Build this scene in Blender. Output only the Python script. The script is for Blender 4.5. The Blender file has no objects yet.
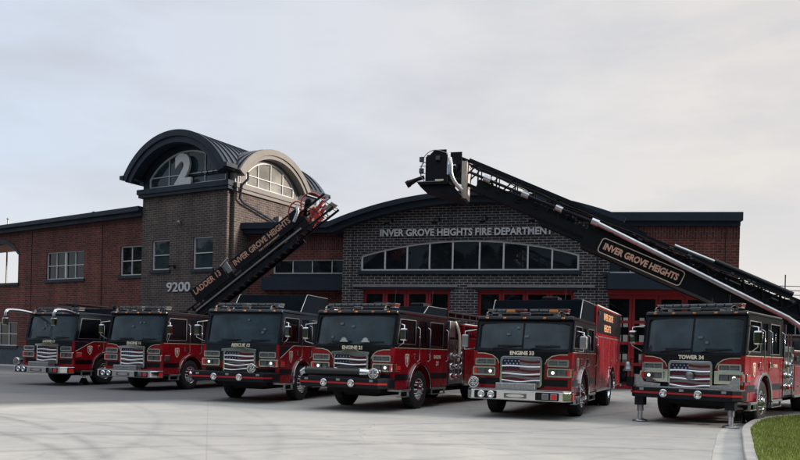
import bpy, bmesh, math, random
from mathutils import Matrix, Vector
from mathutils.geometry import tessellate_polygon
random.seed(7)
R = math.radians
sc = bpy.context.scene
COL = sc.collection

# ------------------------------------------------------------------ camera
cam = bpy.data.cameras.new('camera'); co = bpy.data.objects.new('camera', cam); COL.objects.link(co)
co.matrix_world = Matrix.Translation((0, 0, 1.52)) @ Matrix.Rotation(R(90), 4, 'X') @ Matrix.Rotation(0.025, 4, 'Z')
cam.sensor_width = 36; cam.lens = 765.5 / 800 * 36
cam.shift_y = (352.7 - 230) / 800
cam.clip_start = 0.1; cam.clip_end = 3000
sc.camera = co
# ------------------------------------------------------------------ sky + sun
SUN_EL, SUN_AZ = R(18), (0.985, -0.12)
world = bpy.data.worlds.new('World'); sc.world = world; world.use_nodes = True
wn, wl = world.node_tree.nodes, world.node_tree.links
for n in list(wn): wn.remove(n)
wo = wn.new('ShaderNodeOutputWorld'); bgA = wn.new('ShaderNodeBackground'); bgB = wn.new('ShaderNodeBackground'); mx = wn.new('ShaderNodeMixShader')
sky = wn.new('ShaderNodeTexSky'); sky.sky_type = 'NISHITA'; sky.sun_disc = False
sky.sun_elevation = SUN_EL; sky.sun_rotation = math.atan2(SUN_AZ[0], SUN_AZ[1])
bgA.inputs[1].default_value = 0.07; wl.new(sky.outputs[0], bgA.inputs[0])
tc = wn.new('ShaderNodeTexCoord'); sep = wn.new('ShaderNodeSeparateXYZ'); wl.new(tc.outputs['Generated'], sep.inputs[0])
def wmap(src, a, b, c, d):
    m = wn.new('ShaderNodeMapRange'); wl.new(src, m.inputs[0])
    for i, v in enumerate((a, b, c, d)): m.inputs[1 + i].default_value = v
    return m.outputs[0]
def wmixc(f, A, B):
    m = wn.new('ShaderNodeMix'); m.data_type = 'RGBA'
    if isinstance(f, float): m.inputs[0].default_value = f
    else: wl.new(f, m.inputs[0])
    for i, v in ((6, A), (7, B)):
        if isinstance(v, tuple): m.inputs[i].default_value = v + (1,)
        else: wl.new(v, m.inputs[i])
    return m.outputs[2]
c_lr = wmixc(wmap(sep.outputs[0], -0.45, 0.4, 0, 1), (0.54, 0.60, 0.70), (0.665, 0.625, 0.585))
wmp = wn.new('ShaderNodeMapping'); wmp.inputs['Scale'].default_value = (2.2, 2.2, 7.5); wl.new(tc.outputs['Generated'], wmp.inputs[0])
wns = wn.new('ShaderNodeTexNoise'); wns.inputs['Scale'].default_value = 1.6; wns.inputs['Detail'].default_value = 8; wns.inputs['Roughness'].default_value = .55
wl.new(wmp.outputs[0], wns.inputs['Vector'])
c_cl = wmixc(wmap(wns.outputs['Fac'], 0.42, 0.74, 0, .75), c_lr, (0.45, 0.465, 0.51))
c_hz = wmixc(wmap(sep.outputs[2], 0.0, 0.22, 1, 0), c_cl, (0.66, 0.63, 0.61))
c_back = wmixc(wmap(sep.outputs[1], -0.75, 0.2, 1, 0), c_hz, (0.085, 0.125, 0.165))   # the evening sky away from the bright side is darker
c_back = wmixc(wmap(sep.outputs[2], 0.42, 0.95, 0, 1), c_back, (1.25, 1.3, 1.38))   # an overcast sky is brightest overhead
wl.new(c_back, bgB.inputs[0]); bgB.inputs[1].default_value = 1.0
mx.inputs[0].default_value = 0.88; wl.new(bgA.outputs[0], mx.inputs[1]); wl.new(bgB.outputs[0], mx.inputs[2]); wl.new(mx.outputs[0], wo.inputs[0])
sl = bpy.data.lights.new('sun', 'SUN'); sl.energy = 4.2; sl.angle = R(8); sl.color = (1, 0.87, 0.74)
so = bpy.data.objects.new('sun', sl); COL.objects.link(so)
sd = Vector((SUN_AZ[0] * math.cos(SUN_EL), SUN_AZ[1] * math.cos(SUN_EL), math.sin(SUN_EL)))
so.rotation_euler = sd.to_track_quat('Z', 'Y').to_euler(); so.location = (30, 0, 30)
sc.view_settings.view_transform = 'Standard'; sc.view_settings.look = 'None'; sc.view_settings.exposure = 0.44; sc.view_settings.gamma = 1
sc.view_settings.use_curve_mapping = False
sc.render.engine = 'CYCLES'

# ------------------------------------------------------------------ materials
def newmat(name):
    m = bpy.data.materials.new(name); m.use_nodes = True
    nt = m.node_tree; b = nt.nodes['Principled BSDF']
    return m, nt, b
def noise(nt, scale, detail=4, vec=None, rough=.5):
    n = nt.nodes.new('ShaderNodeTexNoise'); n.inputs['Scale'].default_value = scale; n.inputs['Detail'].default_value = detail; n.inputs['Roughness'].default_value = rough
    if vec is None:
        t = nt.nodes.new('ShaderNodeTexCoord'); vec = t.outputs['Object']
    nt.links.new(vec, n.inputs['Vector']); return n.outputs['Fac']
def ramp(nt, src, lo, hi, a=0., b=1.):
    m = nt.nodes.new('ShaderNodeMapRange'); nt.links.new(src, m.inputs[0])
    for i, v in enumerate((lo, hi, a, b)): m.inputs[1 + i].default_value = v
    return m.outputs[0]
def mixc(nt, f, A, B, mode='MIX'):
    m = nt.nodes.new('ShaderNodeMix'); m.data_type = 'RGBA'; m.blend_type = mode
    if isinstance(f, (int, float)): m.inputs[0].default_value = f
    else: nt.links.new(f, m.inputs[0])
    for i, v in ((6, A), (7, B)):
        if isinstance(v, tuple): m.inputs[i].default_value = v[:3] + (1,)
        else: nt.links.new(v, m.inputs[i])
    return m.outputs[2]
def bump(nt, b, h, strength, dist=.01):
    bp = nt.nodes.new('ShaderNodeBump'); bp.inputs['Strength'].default_value = strength; bp.inputs['Distance'].default_value = dist
    nt.links.new(h, bp.inputs['Height']); nt.links.new(bp.outputs[0], b.inputs['Normal'])
def mat(name, col, rough=.5, metal=0., var=.12, nscale=3., coat=0., spec=None, rvar=.1, emit=None, es=0.):
    m, nt, b = newmat(name)
    f = noise(nt, nscale)
    d = tuple(c * (1 - var) for c in col); l = tuple(min(1, c * (1 + var)) for c in col)
    nt.links.new(mixc(nt, ramp(nt, f, .3, .7), d, l), b.inputs['Base Color'])
    f2 = noise(nt, nscale * 3.1, 5)
    nt.links.new(ramp(nt, f2, .3, .7, max(0, rough - rvar * rough), min(1, rough + rvar)), b.inputs['Roughness'])
    b.inputs['Metallic'].default_value = metal
    if coat: b.inputs['Coat Weight'].default_value = coat; b.inputs['Coat Roughness'].default_value = .04
    if spec is not None: b.inputs['Specular IOR Level'].default_value = spec
    if emit: b.inputs['Emission Color'].default_value = emit + (1,); b.inputs['Emission Strength'].default_value = es
    return m
def brick(name, c1, c2, mortar, w=.40, h=.135, ms=.013, soldier=False):
    m, nt, b = newmat(name)
    t = nt.nodes.new('ShaderNodeTexCoord'); s = nt.nodes.new('ShaderNodeSeparateXYZ'); nt.links.new(t.outputs['Object'], s.inputs[0])
    a = nt.nodes.new('ShaderNodeMath'); a.operation = 'ADD'; nt.links.new(s.outputs[0], a.inputs[0]); nt.links.new(s.outputs[1], a.inputs[1])
    c = nt.nodes.new('ShaderNodeCombineXYZ')
    nt.links.new(a.outputs[0], c.inputs[1 if soldier else 0]); nt.links.new(s.outputs[2], c.inputs[0 if soldier else 1])
    br = nt.nodes.new('ShaderNodeTexBrick'); nt.links.new(c.outputs[0], br.inputs['Vector'])
    br.inputs['Scale'].default_value = 1; br.inputs['Brick Width'].default_value = w; br.inputs['Row Height'].default_value = h
    br.inputs['Mortar Size'].default_value = ms; br.inputs['Mortar Smooth'].default_value = .1; br.inputs['Bias'].default_value = -.1
    br.inputs['Color1'].default_value = c1 + (1,); br.inputs['Color2'].default_value = c2 + (1,); br.inputs['Mortar'].default_value = mortar + (1,)
    f = noise(nt, .55, 5); f2 = noise(nt, 7, 3)
    k = mixc(nt, ramp(nt, f, .3, .75), (.72, .72, .74), (1.2, 1.16, 1.12)); k2 = mixc(nt, ramp(nt, f2, .3, .7), (.8, .8, .8), (1.2, 1.2, 1.2))
    nt.links.new(mixc(nt, 1., mixc(nt, 1., br.outputs['Color'], k, 'MULTIPLY'), k2, 'MULTIPLY'), b.inputs['Base Color'])
    mpg = nt.nodes.new('ShaderNodeMapping'); mpg.inputs['Scale'].default_value = (1.3, 1.3, .12); nt.links.new(t.outputs['Object'], mpg.inputs[0])
    f3 = noise(nt, 1.0, 5, mpg.outputs[0], .65); old = b.inputs['Base Color'].links[0].from_socket
    nt.links.new(mixc(nt, 1., old, mixc(nt, ramp(nt, f3, .35, .7), (.78, .78, .80), (1.22, 1.2, 1.18)), 'MULTIPLY'), b.inputs['Base Color'])
    b.inputs['Roughness'].default_value = .85; b.inputs['Specular IOR Level'].default_value = .25
    inv = nt.nodes.new('ShaderNodeMath'); inv.operation = 'SUBTRACT'; inv.inputs[0].default_value = 1; nt.links.new(br.outputs['Fac'], inv.inputs[1])
    bump(nt, b, inv.outputs[0], .6, .012)
    return m
M = {}
M['brick_red'] = brick('red brick', (.18, .050, .040), (.098, .030, .028), (.20, .15, .135))
M['brick_red_soldier'] = brick('red soldier brick', (.13, .036, .032), (.08, .025, .024), (.15, .115, .11), soldier=True)
M['brick_dark'] = brick('charcoal brick', (.048, .047, .053), (.024, .024, .029), (.38, .38, .38), ms=.011)
M['brick_tower'] = brick('brown grey brick', (.105, .086, .08), (.066, .055, .054), (.23, .20, .185))
M['navy'] = mat('navy painted metal', (.018, .028, .046), .5, .0, .15, .8, spec=.3)
M['navy_roof'] = mat('standing seam navy metal', (.05, .062, .08), .32, .5, .15, .6)
M['stone'] = mat('grey cast stone trim', (.20, .20, .21), .8, 0, .15, 1.5)
M['frame'] = mat('pale aluminium frame', (.62, .63, .65), .45, .0, .06, 2)
M['alu'] = mat('brushed aluminium letters', (.60, .61, .63), .4, .0, .06, 3)
M['red_frame'] = mat('red door paint', (.30, .012, .018), .4, 0, .12, 1.5)
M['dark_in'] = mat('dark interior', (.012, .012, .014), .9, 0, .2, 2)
M['soffit'] = mat('stained timber soffit', (.42, .17, .08), .6, 0, .2, 4)
M['dado'] = mat('blue grey block base', (.055, .07, .09), .8, 0, .2, 3)
def glass(name, base, rough=.03, v=.4, nscale=.6, spec=.5):
    m, nt, b = newmat(name); f = noise(nt, nscale, 3)
    nt.links.new(mixc(nt, ramp(nt, f, .35, .65), tuple(c * (1 - v) for c in base), tuple(c * (1 + v) for c in base)), b.inputs['Base Color'])
    b.inputs['Roughness'].default_value = rough; b.inputs['IOR'].default_value = 1.52; b.inputs['Specular IOR Level'].default_value = spec
    f2 = noise(nt, 1.1, 2); bump(nt, b, f2, .06, .05)
    return m
M['glass_b'] = glass('building glass', (.010, .013, .018))
M['glass_t'] = glass('tower glass', (.03, .048, .062))
M['glass_side'] = glass('clerestory glass', (.22, .22, .20), .15)  # pale base paints in the bright sky mirrored by the side windows
M['windshield'] = glass('windshield glass', (.040, .068, .088), .03, .45, 1.6, spec=1.0)  # teal base and its mottling stand in for reflected sky
M['glass_c'] = glass('cab side glass', (.008, .010, .014), .04)
M['red'] = mat('crimson fire engine paint', (.27, .0035, .010), .25, 0, .06, .8, coat=.25, spec=.35)
M['black'] = mat('gloss black paint', (.004, .005, .008), .3, 0, .2, 1, coat=.12, spec=.22)
M['cabnavy'] = mat('black cab paint with blue cast', (.007, .013, .021), .33, 0, .15, 1, coat=.2, spec=.3)
M['boxnavy'] = mat('satin navy box paint', (.004, .007, .011), .85, 0, .15, 1, spec=.03)
M['chrome'] = mat('chrome', (.62, .63, .65), .06, 1, .03, 2, rvar=.03)
M['brightchrome'] = mat('bright chrome', (.80, .81, .83), .10, 1, .03, 2, rvar=.03)
M['dullchrome'] = mat('dull aluminium', (.34, .35, .37), .35, .9, .12, 5)
M['tread'] = mat('diamond plate', (.42, .43, .44), .32, .9, .25, 22)
M['panel'] = mat('stainless pump panel', (.22, .225, .235), .35, .8, .2, 6)
M['rubber'] = mat('tyre rubber', (.012, .012, .013), .8, 0, .3, 8)
M['plastic'] = mat('black plastic', (.006, .006, .008), .55, 0, .2, 5, spec=.25)
M['hose'] = mat('black suction hose', (.012, .013, .016), .45, 0, .3, 14)
M['trim'] = mat('gold leaf stripe', (.50, .42, .30), .4, .2, .1, 5)
M['cream'] = mat('cream lettering', (.85, .76, .60), .5, 0, .08, 8)
M['copper'] = mat('worn copper lettering', (.55, .33, .23), .5, 0, .2, 8)
M['orange'] = mat('orange gold lettering', (.72, .36, .18), .5, 0, .1, 8)
M['peach'] = mat('copper lettering', (.80, .50, .36), .5, 0, .12, 8)
M['redstripe'] = mat('red stripe', (.42, .008, .015), .35, 0, .1, 3)
M['white'] = mat('white paint', (.72, .72, .70), .45, 0, .06, 3)
M['flagblue'] = mat('flag blue', (.012, .02, .08), .45, .2, .15, 6)
M['flagred'] = mat('flag red', (.16, .008, .014), .4, .3, .15, 6)
M['flaggrey'] = mat('flag grey', (.27, .27, .29), .35, .6, .15, 6)
M['amber'] = mat('amber lens', (.50, .17, .05), .3, 0, .1, 8, emit=(1, .45, .12), es=.04)
M['redlens'] = mat('red lens', (.55, .02, .02), .2, 0, .15, 9, emit=(1, .06, .04), es=.06)
M['smokered'] = mat('dark red lens', (.10, .012, .012), .2, 0, .15, 9)
M['clearlens'] = mat('clear lens', (.16, .17, .19), .10, .6, .25, 14)
M['lit'] = mat('lit headlamp', (.9, .85, .75), .3, 0, .03, 8, emit=(1, .84, .70), es=1.1)
M['silver'] = mat('silver waterway pipe', (.58, .60, .63), .28, .85, .1, 3)
M['boomblack'] = mat('satin black boom paint', (.007, .009, .014), .42, 0, .2, 2, spec=.22)
M['redhose'] = mat('red tubing', (.42, .05, .04), .4, 0, .15, 6)
M['beige'] = mat('pale gate panel', (.48, .44, .40), .6, 0, .1, 4)
M['tan'] = mat('side trim metal painted sunlit', (.165, .153, .146), .5, .1, .1, 1.2)  # sunlit look of the tower's side trim put into the colour

def seethrough(name, tint, amt):
    m = M[name]; nt = m.node_tree; b = nt.nodes['Principled BSDF']; out = nt.nodes['Material Output']
    tr = nt.nodes.new('ShaderNodeBsdfTransparent'); tr.inputs[0].default_value = tint + (1,); mxs = nt.nodes.new('ShaderNodeMixShader'); mxs.inputs[0].default_value = amt
    nt.links.new(b.outputs[0], mxs.inputs[1]); nt.links.new(tr.outputs[0], mxs.inputs[2]); nt.links.new(mxs.outputs[0], out.inputs[0])
M['glass_door'] = glass('door glass', (.010, .013, .016)); seethrough('glass_door', (.8, .85, .85), .45)
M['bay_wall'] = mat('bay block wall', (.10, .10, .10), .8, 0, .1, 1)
M['bay_floor'] = mat('bay floor', (.12, .12, .12), .4, 0, .1, 1)
seethrough('windshield', (.62, .72, .74), .36); seethrough('glass_c', (.3, .33, .36), .5)
M['seat'] = mat('grey seat cloth', (.10, .10, .11), .8, 0, .2, 6)
# ------------------------------------------------------------------ geometry collector
class G:
    def __init__(s): s.v = []; s.f = []; s.sm = []
    def add(s, vs, fs, T=None, smooth=False):
        o = len(s.v)
        for p in vs:
            p = Vector(p); s.v.append(T @ p if T is not None else p)
        for f in fs: s.f.append([o + i for i in f]); s.sm.append(smooth)
        return s
    def box(s, x0, x1, y0, y1, z0, z1, T=None):
        vs = [(x, y, z) for x in (x0, x1) for y in (y0, y1) for z in (z0, z1)]
        return s.add(vs, [(0, 1, 3, 2), (4, 6, 7, 5), (0, 4, 5, 1), (2, 3, 7, 6), (0, 2, 6, 4), (1, 5, 7, 3)], T)
    def ext(s, loop, a0, a1, ax='y', holes=(), T=None):
        mp = {'x': lambda u, v, w: (w, u, v), 'y': lambda u, v, w: (u, w, v), 'z': lambda u, v, w: (u, v, w)}[ax]
        loops = [list(loop)] + [list(h) for h in holes]
        tri = tessellate_polygon([[Vector((p[0], p[1], 0)) for p in l] for l in loops])
        flat = [p for l in loops for p in l]; n = len(flat)
        vs = [mp(p[0], p[1], a0) for p in flat] + [mp(p[0], p[1], a1) for p in flat]
        fs = [tuple(t) for t in tri] + [tuple(i + n for i in reversed(t)) for t in tri]
        o = 0
        for l in loops:
            k = len(l)
            for i in range(k):
                j = (i + 1) % k; fs.append((o + i, o + j, o + j + n, o + i + n))
            o += k
        return s.add(vs, fs, T)
    def tube(s, pts, r, n=8, T=None, caps=True):
        pts = [Vector(p) for p in pts]; rs = r if isinstance(r, (list, tuple)) else [r] * len(pts)
        vs = []; prev = None
        for i, p in enumerate(pts):
            d = ((pts[i] - pts[i - 1]) if i else (pts[1] - pts[0]))
            if 0 < i < len(pts) - 1: d = (pts[i + 1] - p).normalized() + (p - pts[i - 1]).normalized()
            d.normalize()
            if prev is None:
                up = Vector((0, 0, 1)) if abs(d.z) < .9 else Vector((1, 0, 0)); a = d.cross(up).normalized()
            else: a = (prev - d * prev.dot(d)).normalized()
            prev = a; b = d.cross(a)
            for k in range(n):
                t = 2 * math.pi * k / n; vs.append(p + (a * math.cos(t) + b * math.sin(t)) * rs[i])
        fs = []
        for i in range(len(pts) - 1):
            for k in range(n):
                k2 = (k + 1) % n; fs.append((i * n + k, i * n + k2, (i + 1) * n + k2, (i + 1) * n + k))
        s.add(vs, fs, T, True)
        if caps: s.add(vs[:n], [tuple(range(n))], T); s.add(vs[-n:], [tuple(range(n))], T)
        return s
    def lathe(s, prof, c, axis='x', n=28, T=None):
        vs = []; fs = []; m = len(prof)
        for k in range(n):
            t = 2 * math.pi * k / n; a, b = math.cos(t), math.sin(t)
            for r, w in prof:
                p = {'x': (w, r * a, r * b), 'y': (r * a, w, r * b), 'z': (r * a, r * b, w)}[axis]
                vs.append((p[0] + c[0], p[1] + c[1], p[2] + c[2]))
        for k in range(n):
            k2 = (k + 1) % n
            for i in range(m - 1): fs.append((k * m + i, k2 * m + i, k2 * m + i + 1, k * m + i + 1))
        return s.add(vs, fs, T, True)
    def bar(s, p, q, w, h, T=None):      # rectangular bar from p to q
        p, q = Vector(p), Vector(q); d = (q - p); L = d.length; d.normalize()
        up = Vector((0, 0, 1)) if abs(d.z) < .95 else Vector((0, 1, 0))
        a = up.cross(d).normalized(); b = d.cross(a)
        vs = [p + d * t + a * (i * w / 2) + b * (j * h / 2) for t in (0, L) for i in (-1, 1) for j in (-1, 1)]
        return s.add(vs, [(0, 1, 3, 2), (4, 6, 7, 5), (0, 4, 5, 1), (2, 3, 7, 6), (0, 2, 6, 4), (1, 5, 7, 3)], T)
    def build(s, name, m, parent=None, Mx=None, bevel=0, seg=2, world=None):
        me = bpy.data.meshes.new(name)
        bm = bmesh.new(); vv = [bm.verts.new(p) for p in s.v]
        for f, sm in zip(s.f, s.sm):
            try: fc = bm.faces.new([vv[i] for i in f]); fc.smooth = sm
            except ValueError: pass
        if bevel: bmesh.ops.remove_doubles(bm, verts=bm.verts, dist=1e-5)
        bmesh.ops.recalc_face_normals(bm, faces=bm.faces)
        bm.to_mesh(me); bm.free(); me.materials.append(m if not isinstance(m, str) else M[m])
        o = bpy.data.objects.new(name, me); COL.objects.link(o); o.parent = parent
        if Mx is not None: o.matrix_basis = Mx
        if bevel:
            b = o.modifiers.new('bevel', 'BEVEL'); b.width = bevel; b.segments = seg; b.limit_method = 'ANGLE'; b.angle_limit = R(35); b.harden_normals = False
        return o
def _each(self, name, m, parent=None, Mx=None, bevel=0, seg=2):
    n = len(self.v); p = list(range(n))
    def fd(i):
        while p[i] != i: p[i] = p[p[i]]; i = p[i]
        return i
    for f in self.f:
        a = fd(f[0])
        for i in f[1:]: p[fd(i)] = a
    grp = {}
    for f, sm in zip(self.f, self.sm): grp.setdefault(fd(f[0]), []).append((f, sm))
    out = []
    for fs in grp.values():
        g = G(); mp = {}
        for f, sm in fs:
            for i in f:
                if i not in mp: mp[i] = len(g.v); g.v.append(self.v[i])
            g.f.append([mp[i] for i in f]); g.sm.append(sm)
        out.append(g.build(name, m, parent, Mx, bevel, seg))
    return out
G.each = _each
def tag(o, label=None, cat=None, group=None, kind=None):
    if label: o['label'] = label
    if cat: o['category'] = cat
    if group: o['group'] = group
    if kind: o['kind'] = kind
    return o
def empty(name, Mx, label, cat, group=None):
    o = bpy.data.objects.new(name, None); COL.objects.link(o); o.matrix_world = Mx; o.empty_display_size = .3
    return tag(o, label, cat, group)
def text(body, w, h, m, parent, Mx, name='lettering', depth=.012, shear=0., bold=.02, spacing=1.0):
    cu = bpy.data.curves.new('t', 'FONT'); cu.body = body; cu.size = 1; cu.extrude = .01; cu.shear = shear; cu.offset = bold; cu.space_character = spacing
    cu.resolution_u = 3
    to = bpy.data.objects.new('t', cu); COL.objects.link(to)
    dg = bpy.context.evaluated_depsgraph_get(); me = bpy.data.meshes.new_from_object(to.evaluated_get(dg))
    bpy.data.objects.remove(to); bpy.data.curves.remove(cu)
    xs = [v.co.x for v in me.vertices]; ys = [v.co.y for v in me.vertices]
    x0, x1, y0, y1 = min(xs), max(xs), min(ys), max(ys)
    for v in me.vertices:
        x, y, z = v.co; v.co = ((x - (x0 + x1) / 2) / (x1 - x0) * w, -depth if z > 0 else 0., (y - (y0 + y1) / 2) / (y1 - y0) * h)
    me.materials.clear(); me.materials.append(M[m] if isinstance(m, str) else m)
    o = bpy.data.objects.new(name, me); COL.objects.link(o); o.parent = parent; o.matrix_basis = Mx
    return o
def T3(x, y, z): return Matrix.Translation((x, y, z))
def arc(cx, cz, r, a0, a1, n): return [(cx + r * math.cos(R(a0 + (a1 - a0) * i / n)), cz + r * math.sin(R(a0 + (a1 - a0) * i / n))) for i in range(n + 1)]
def seg_arc(x0, x1, z0, zp, n=16):     # arch from (x1,z0) over the crown zp back to (x0,z0)
    hw = (x1 - x0) / 2; sag = zp - z0; r = (hw * hw + sag * sag) / (2 * sag); cx = (x0 + x1) / 2; cz = zp - r; a = math.degrees(math.asin(min(1, hw / r)))
    return arc(cx, cz, r, 90 - a, 90 + a, n)
def rect(x0, x1, z0, z1): return [(x0, z0), (x1, z0), (x1, z1), (x0, z1)]
def rrect(x0, x1, z0, z1, r, n=4):
    return arc(x1 - r, z1 - r, r, 0, 90, n) + arc(x0 + r, z1 - r, r, 90, 180, n) + arc(x0 + r, z0 + r, r, 180, 270, n) + arc(x1 - r, z0 + r, r, 270, 360, n)
I4 = Matrix.Identity(4)

# ------------------------------------------------------------------ ground
def ground():
    m, nt, b = newmat('concrete apron')
    f = noise(nt, .12, 6, rough=.6); f2 = noise(nt, 1.3, 6, rough=.65); f3 = noise(nt, 45, 3)
    base = mixc(nt, ramp(nt, f, .35, .65), (.33, .33, .315), (.51, .495, .445))
    base = mixc(nt, ramp(nt, f2, .35, .7, 0, .55), base, (.27, .275, .275))
    t = nt.nodes.new('ShaderNodeTexCoord')
    # tyre marks: thin dark bands of large wobbly circles
    def rings(cx, cy, r0, w, amt, src):
        mp = nt.nodes.new('ShaderNodeMapping'); mp.inputs['Location'].default_value = (-cx, -cy, 0); nt.links.new(t.outputs['Object'], mp.inputs[0])
        ln = nt.nodes.new('ShaderNodeVectorMath'); ln.operation = 'LENGTH'; nt.links.new(mp.outputs[0], ln.inputs[0])
        s = nt.nodes.new('ShaderNodeMath'); s.operation = 'SUBTRACT'; nt.links.new(ln.outputs['Value'], s.inputs[0]); s.inputs[1].default_value = r0
        a = nt.nodes.new('ShaderNodeMath'); a.operation = 'ABSOLUTE'; nt.links.new(s.outputs[0], a.inputs[0])
        k = ramp(nt, a.outputs[0], 0, w * .8, amt * .55, 0)
        br = nt.nodes.new('ShaderNodeMath'); br.operation = 'MULTIPLY'; nt.links.new(k, br.inputs[0]); nt.links.new(ramp(nt, f2, .30, .50), br.inputs[1])
        return mixc(nt, br.outputs[0], src, (.15, .15, .15))
    for (cx, cy, r0, w, am) in [(-20, 2, 16, .22, .9), (-20, 2, 18.1, .22, .9), (3, -4, 17, .2, .8), (3, -4, 19.1, .2, .8), (-6, 30, 17, .2, .7), (-6, 30, 15, .2, .7), (-14, 4, 11.5, .2, .9), (-14, 4, 13.5, .2, .5), (-13, 3, 12.6, .14, .4), (6, 2, 10.6, .2, .5), (6, 2, 12.5, .2, .45), (-3, 0, 13.2, .22, .45), (-3, 0, 15.3, .2, .4), (9, 6, 8.2, .16, .4), (-22, 10, 18, .2, .45), (-22, 10, 20.2, .2, .4), (2, 30, 17.2, .16, .35), (2, 30, 19.2, .16, .35), (-9, 22, 11, .15, .3)]:
        base = rings(cx, cy, r0, w, am, base)
    # oil and damp stains
    f4 = noise(nt, .35, 5, rough=.7)
    base = mixc(nt, ramp(nt, f4, .56, .72, 0, .35), base, (.15, .15, .155))
    vr = nt.nodes.new('ShaderNodeTexVoronoi'); vr.feature = 'DISTANCE_TO_EDGE'; vr.inputs['Scale'].default_value = .16
    wmp_ = nt.nodes.new('ShaderNodeVectorMath'); wmp_.operation = 'ADD'; nn = nt.nodes.new('ShaderNodeTexNoise'); nn.inputs['Scale'].default_value = .9; nn.inputs['Detail'].default_value = 6; nt.links.new(t.outputs['Object'], nn.inputs['Vector'])
    sc_ = nt.nodes.new('ShaderNodeVectorMath'); sc_.operation = 'SCALE'; sc_.inputs['Scale'].default_value = 1.6; nt.links.new(nn.outputs['Color'], sc_.inputs[0]); nt.links.new(t.outputs['Object'], wmp_.inputs[0]); nt.links.new(sc_.outputs[0], wmp_.inputs[1]); nt.links.new(wmp_.outputs[0], vr.inputs['Vector'])
    ck = nt.nodes.new('ShaderNodeMath'); ck.operation = 'MULTIPLY'; nt.links.new(ramp(nt, vr.outputs['Distance'], 0, .0035, .6, 0), ck.inputs[0]); nt.links.new(ramp(nt, f, .45, .6), ck.inputs[1])
    base = mixc(nt, ck.outputs[0], base, (.12, .12, .12))
    # dark drips
    dr = nt.nodes.new('ShaderNodeTexVoronoi'); dr.inputs['Scale'].default_value = 1.1; nt.links.new(t.outputs['Object'], dr.inputs['Vector'])
    base = mixc(nt, ramp(nt, dr.outputs['Distance'], .03, .09, .45, 0), base, (.12, .12, .12))
    # hairline slab joints
    br = nt.nodes.new('ShaderNodeTexBrick'); mp = nt.nodes.new('ShaderNodeMapping'); mp.inputs['Rotation'].default_value = (0, 0, R(-14)); nt.links.new(t.outputs['Object'], mp.inputs[0]); nt.links.new(mp.outputs[0], br.inputs['Vector'])
    br.offset = 0; br.inputs['Scale'].default_value = 1; br.inputs['Brick Width'].default_value = 4.6; br.inputs['Row Height'].default_value = 4.6; br.inputs['Mortar Size'].default_value = .012; br.inputs['Mortar Smooth'].default_value = .3
    base = mixc(nt, ramp(nt, br.outputs['Fac'], 0, 1, 0, .3), base, (.18, .18, .18))
    # old asphalt beyond a wavering edge at the back left
    s = nt.nodes.new('ShaderNodeSeparateXYZ'); nt.links.new(t.outputs['Object'], s.inputs[0])
    l1 = nt.nodes.new('ShaderNodeMath'); l1.operation = 'MULTIPLY_ADD'; nt.links.new(s.outputs[0], l1.inputs[0]); l1.inputs[1].default_value = -.85; nt.links.new(s.outputs[1], l1.inputs[2])
    wv = nt.nodes.new('ShaderNodeMath'); wv.operation = 'MULTIPLY_ADD'; nt.links.new(f, wv.inputs[0]); wv.inputs[1].default_value = 3.0; nt.links.new(l1.outputs[0], wv.inputs[2])
    asph = mixc(nt, ramp(nt, f3, .3, .7), (.055, .058, .064), (.10, .102, .107))
    base = mixc(nt, ramp(nt, wv.outputs[0], 27.5, 29.5), base, asph)
    base = mixc(nt, ramp(nt, f3, .25, .75, 0, .22), base, (.42, .41, .40))
    nt.links.new(base, b.inputs['Base Color'])
    nt.links.new(ramp(nt, f2, .3, .7, .62, .85), b.inputs['Roughness']); b.inputs['Specular IOR Level'].default_value = .35
    bump(nt, b, f3, .25, .01)
    g = G(); g.add([(-400, -60, 0), (400, -60, 0), (400, 900, 0), (-400, 900, 0)], [(0, 1, 2, 3)])
    tag(g.build('apron', m), kind='structure')
ground()
LAWN = [(30, 24.5), (16, 22.6), (12, 21.4), (10.2, 20.1), (8.9, 18.7), (8.05, 17.3), (7.3, 15.9), (6.4, 13.8), (5.6, 12.0), (4.6, 9.6), (2.8, 6.6), (0, 4.9), (-6, 4.2), (-16, 4), (-60, 4)]
def smooth(pts, k=3):
    for _ in range(k):
        q = [pts[0]]
        for a, b in zip(pts, pts[1:]): q += [(a[0] * .75 + b[0] * .25, a[1] * .75 + b[1] * .25), (a[0] * .25 + b[0] * .75, a[1] * .25 + b[1] * .75)]
        pts = q + [pts[-1]]
    return pts
LN = smooth(LAWN, 2)
def offset(pts, d):
    out = []
    for i, p in enumerate(pts):
        a = pts[max(0, i - 1)]; b = pts[min(len(pts) - 1, i + 1)]; dx, dy = b[0] - a[0], b[1] - a[1]; L = math.hypot(dx, dy)
        out.append((p[0] + dy / L * d, p[1] - dx / L * d))
    return out
def strip(g, A, B, z0, z1):
    n = len(A); vs = [(p[0], p[1], z0) for p in A] + [(p[0], p[1], z1) for p in A] + [(p[0], p[1], z1) for p in B] + [(p[0], p[1], z0) for p in B]
    fs = []
    for i in range(n - 1):
        for k in range(3): fs.append((k * n + i, k * n + i + 1, (k + 1) * n + i + 1, (k + 1) * n + i))
    g.add(vs, fs)
inner = offset(LN, -.0)
outer = offset(LN, -.0)
kerbo = offset(LN, .0)
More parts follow.
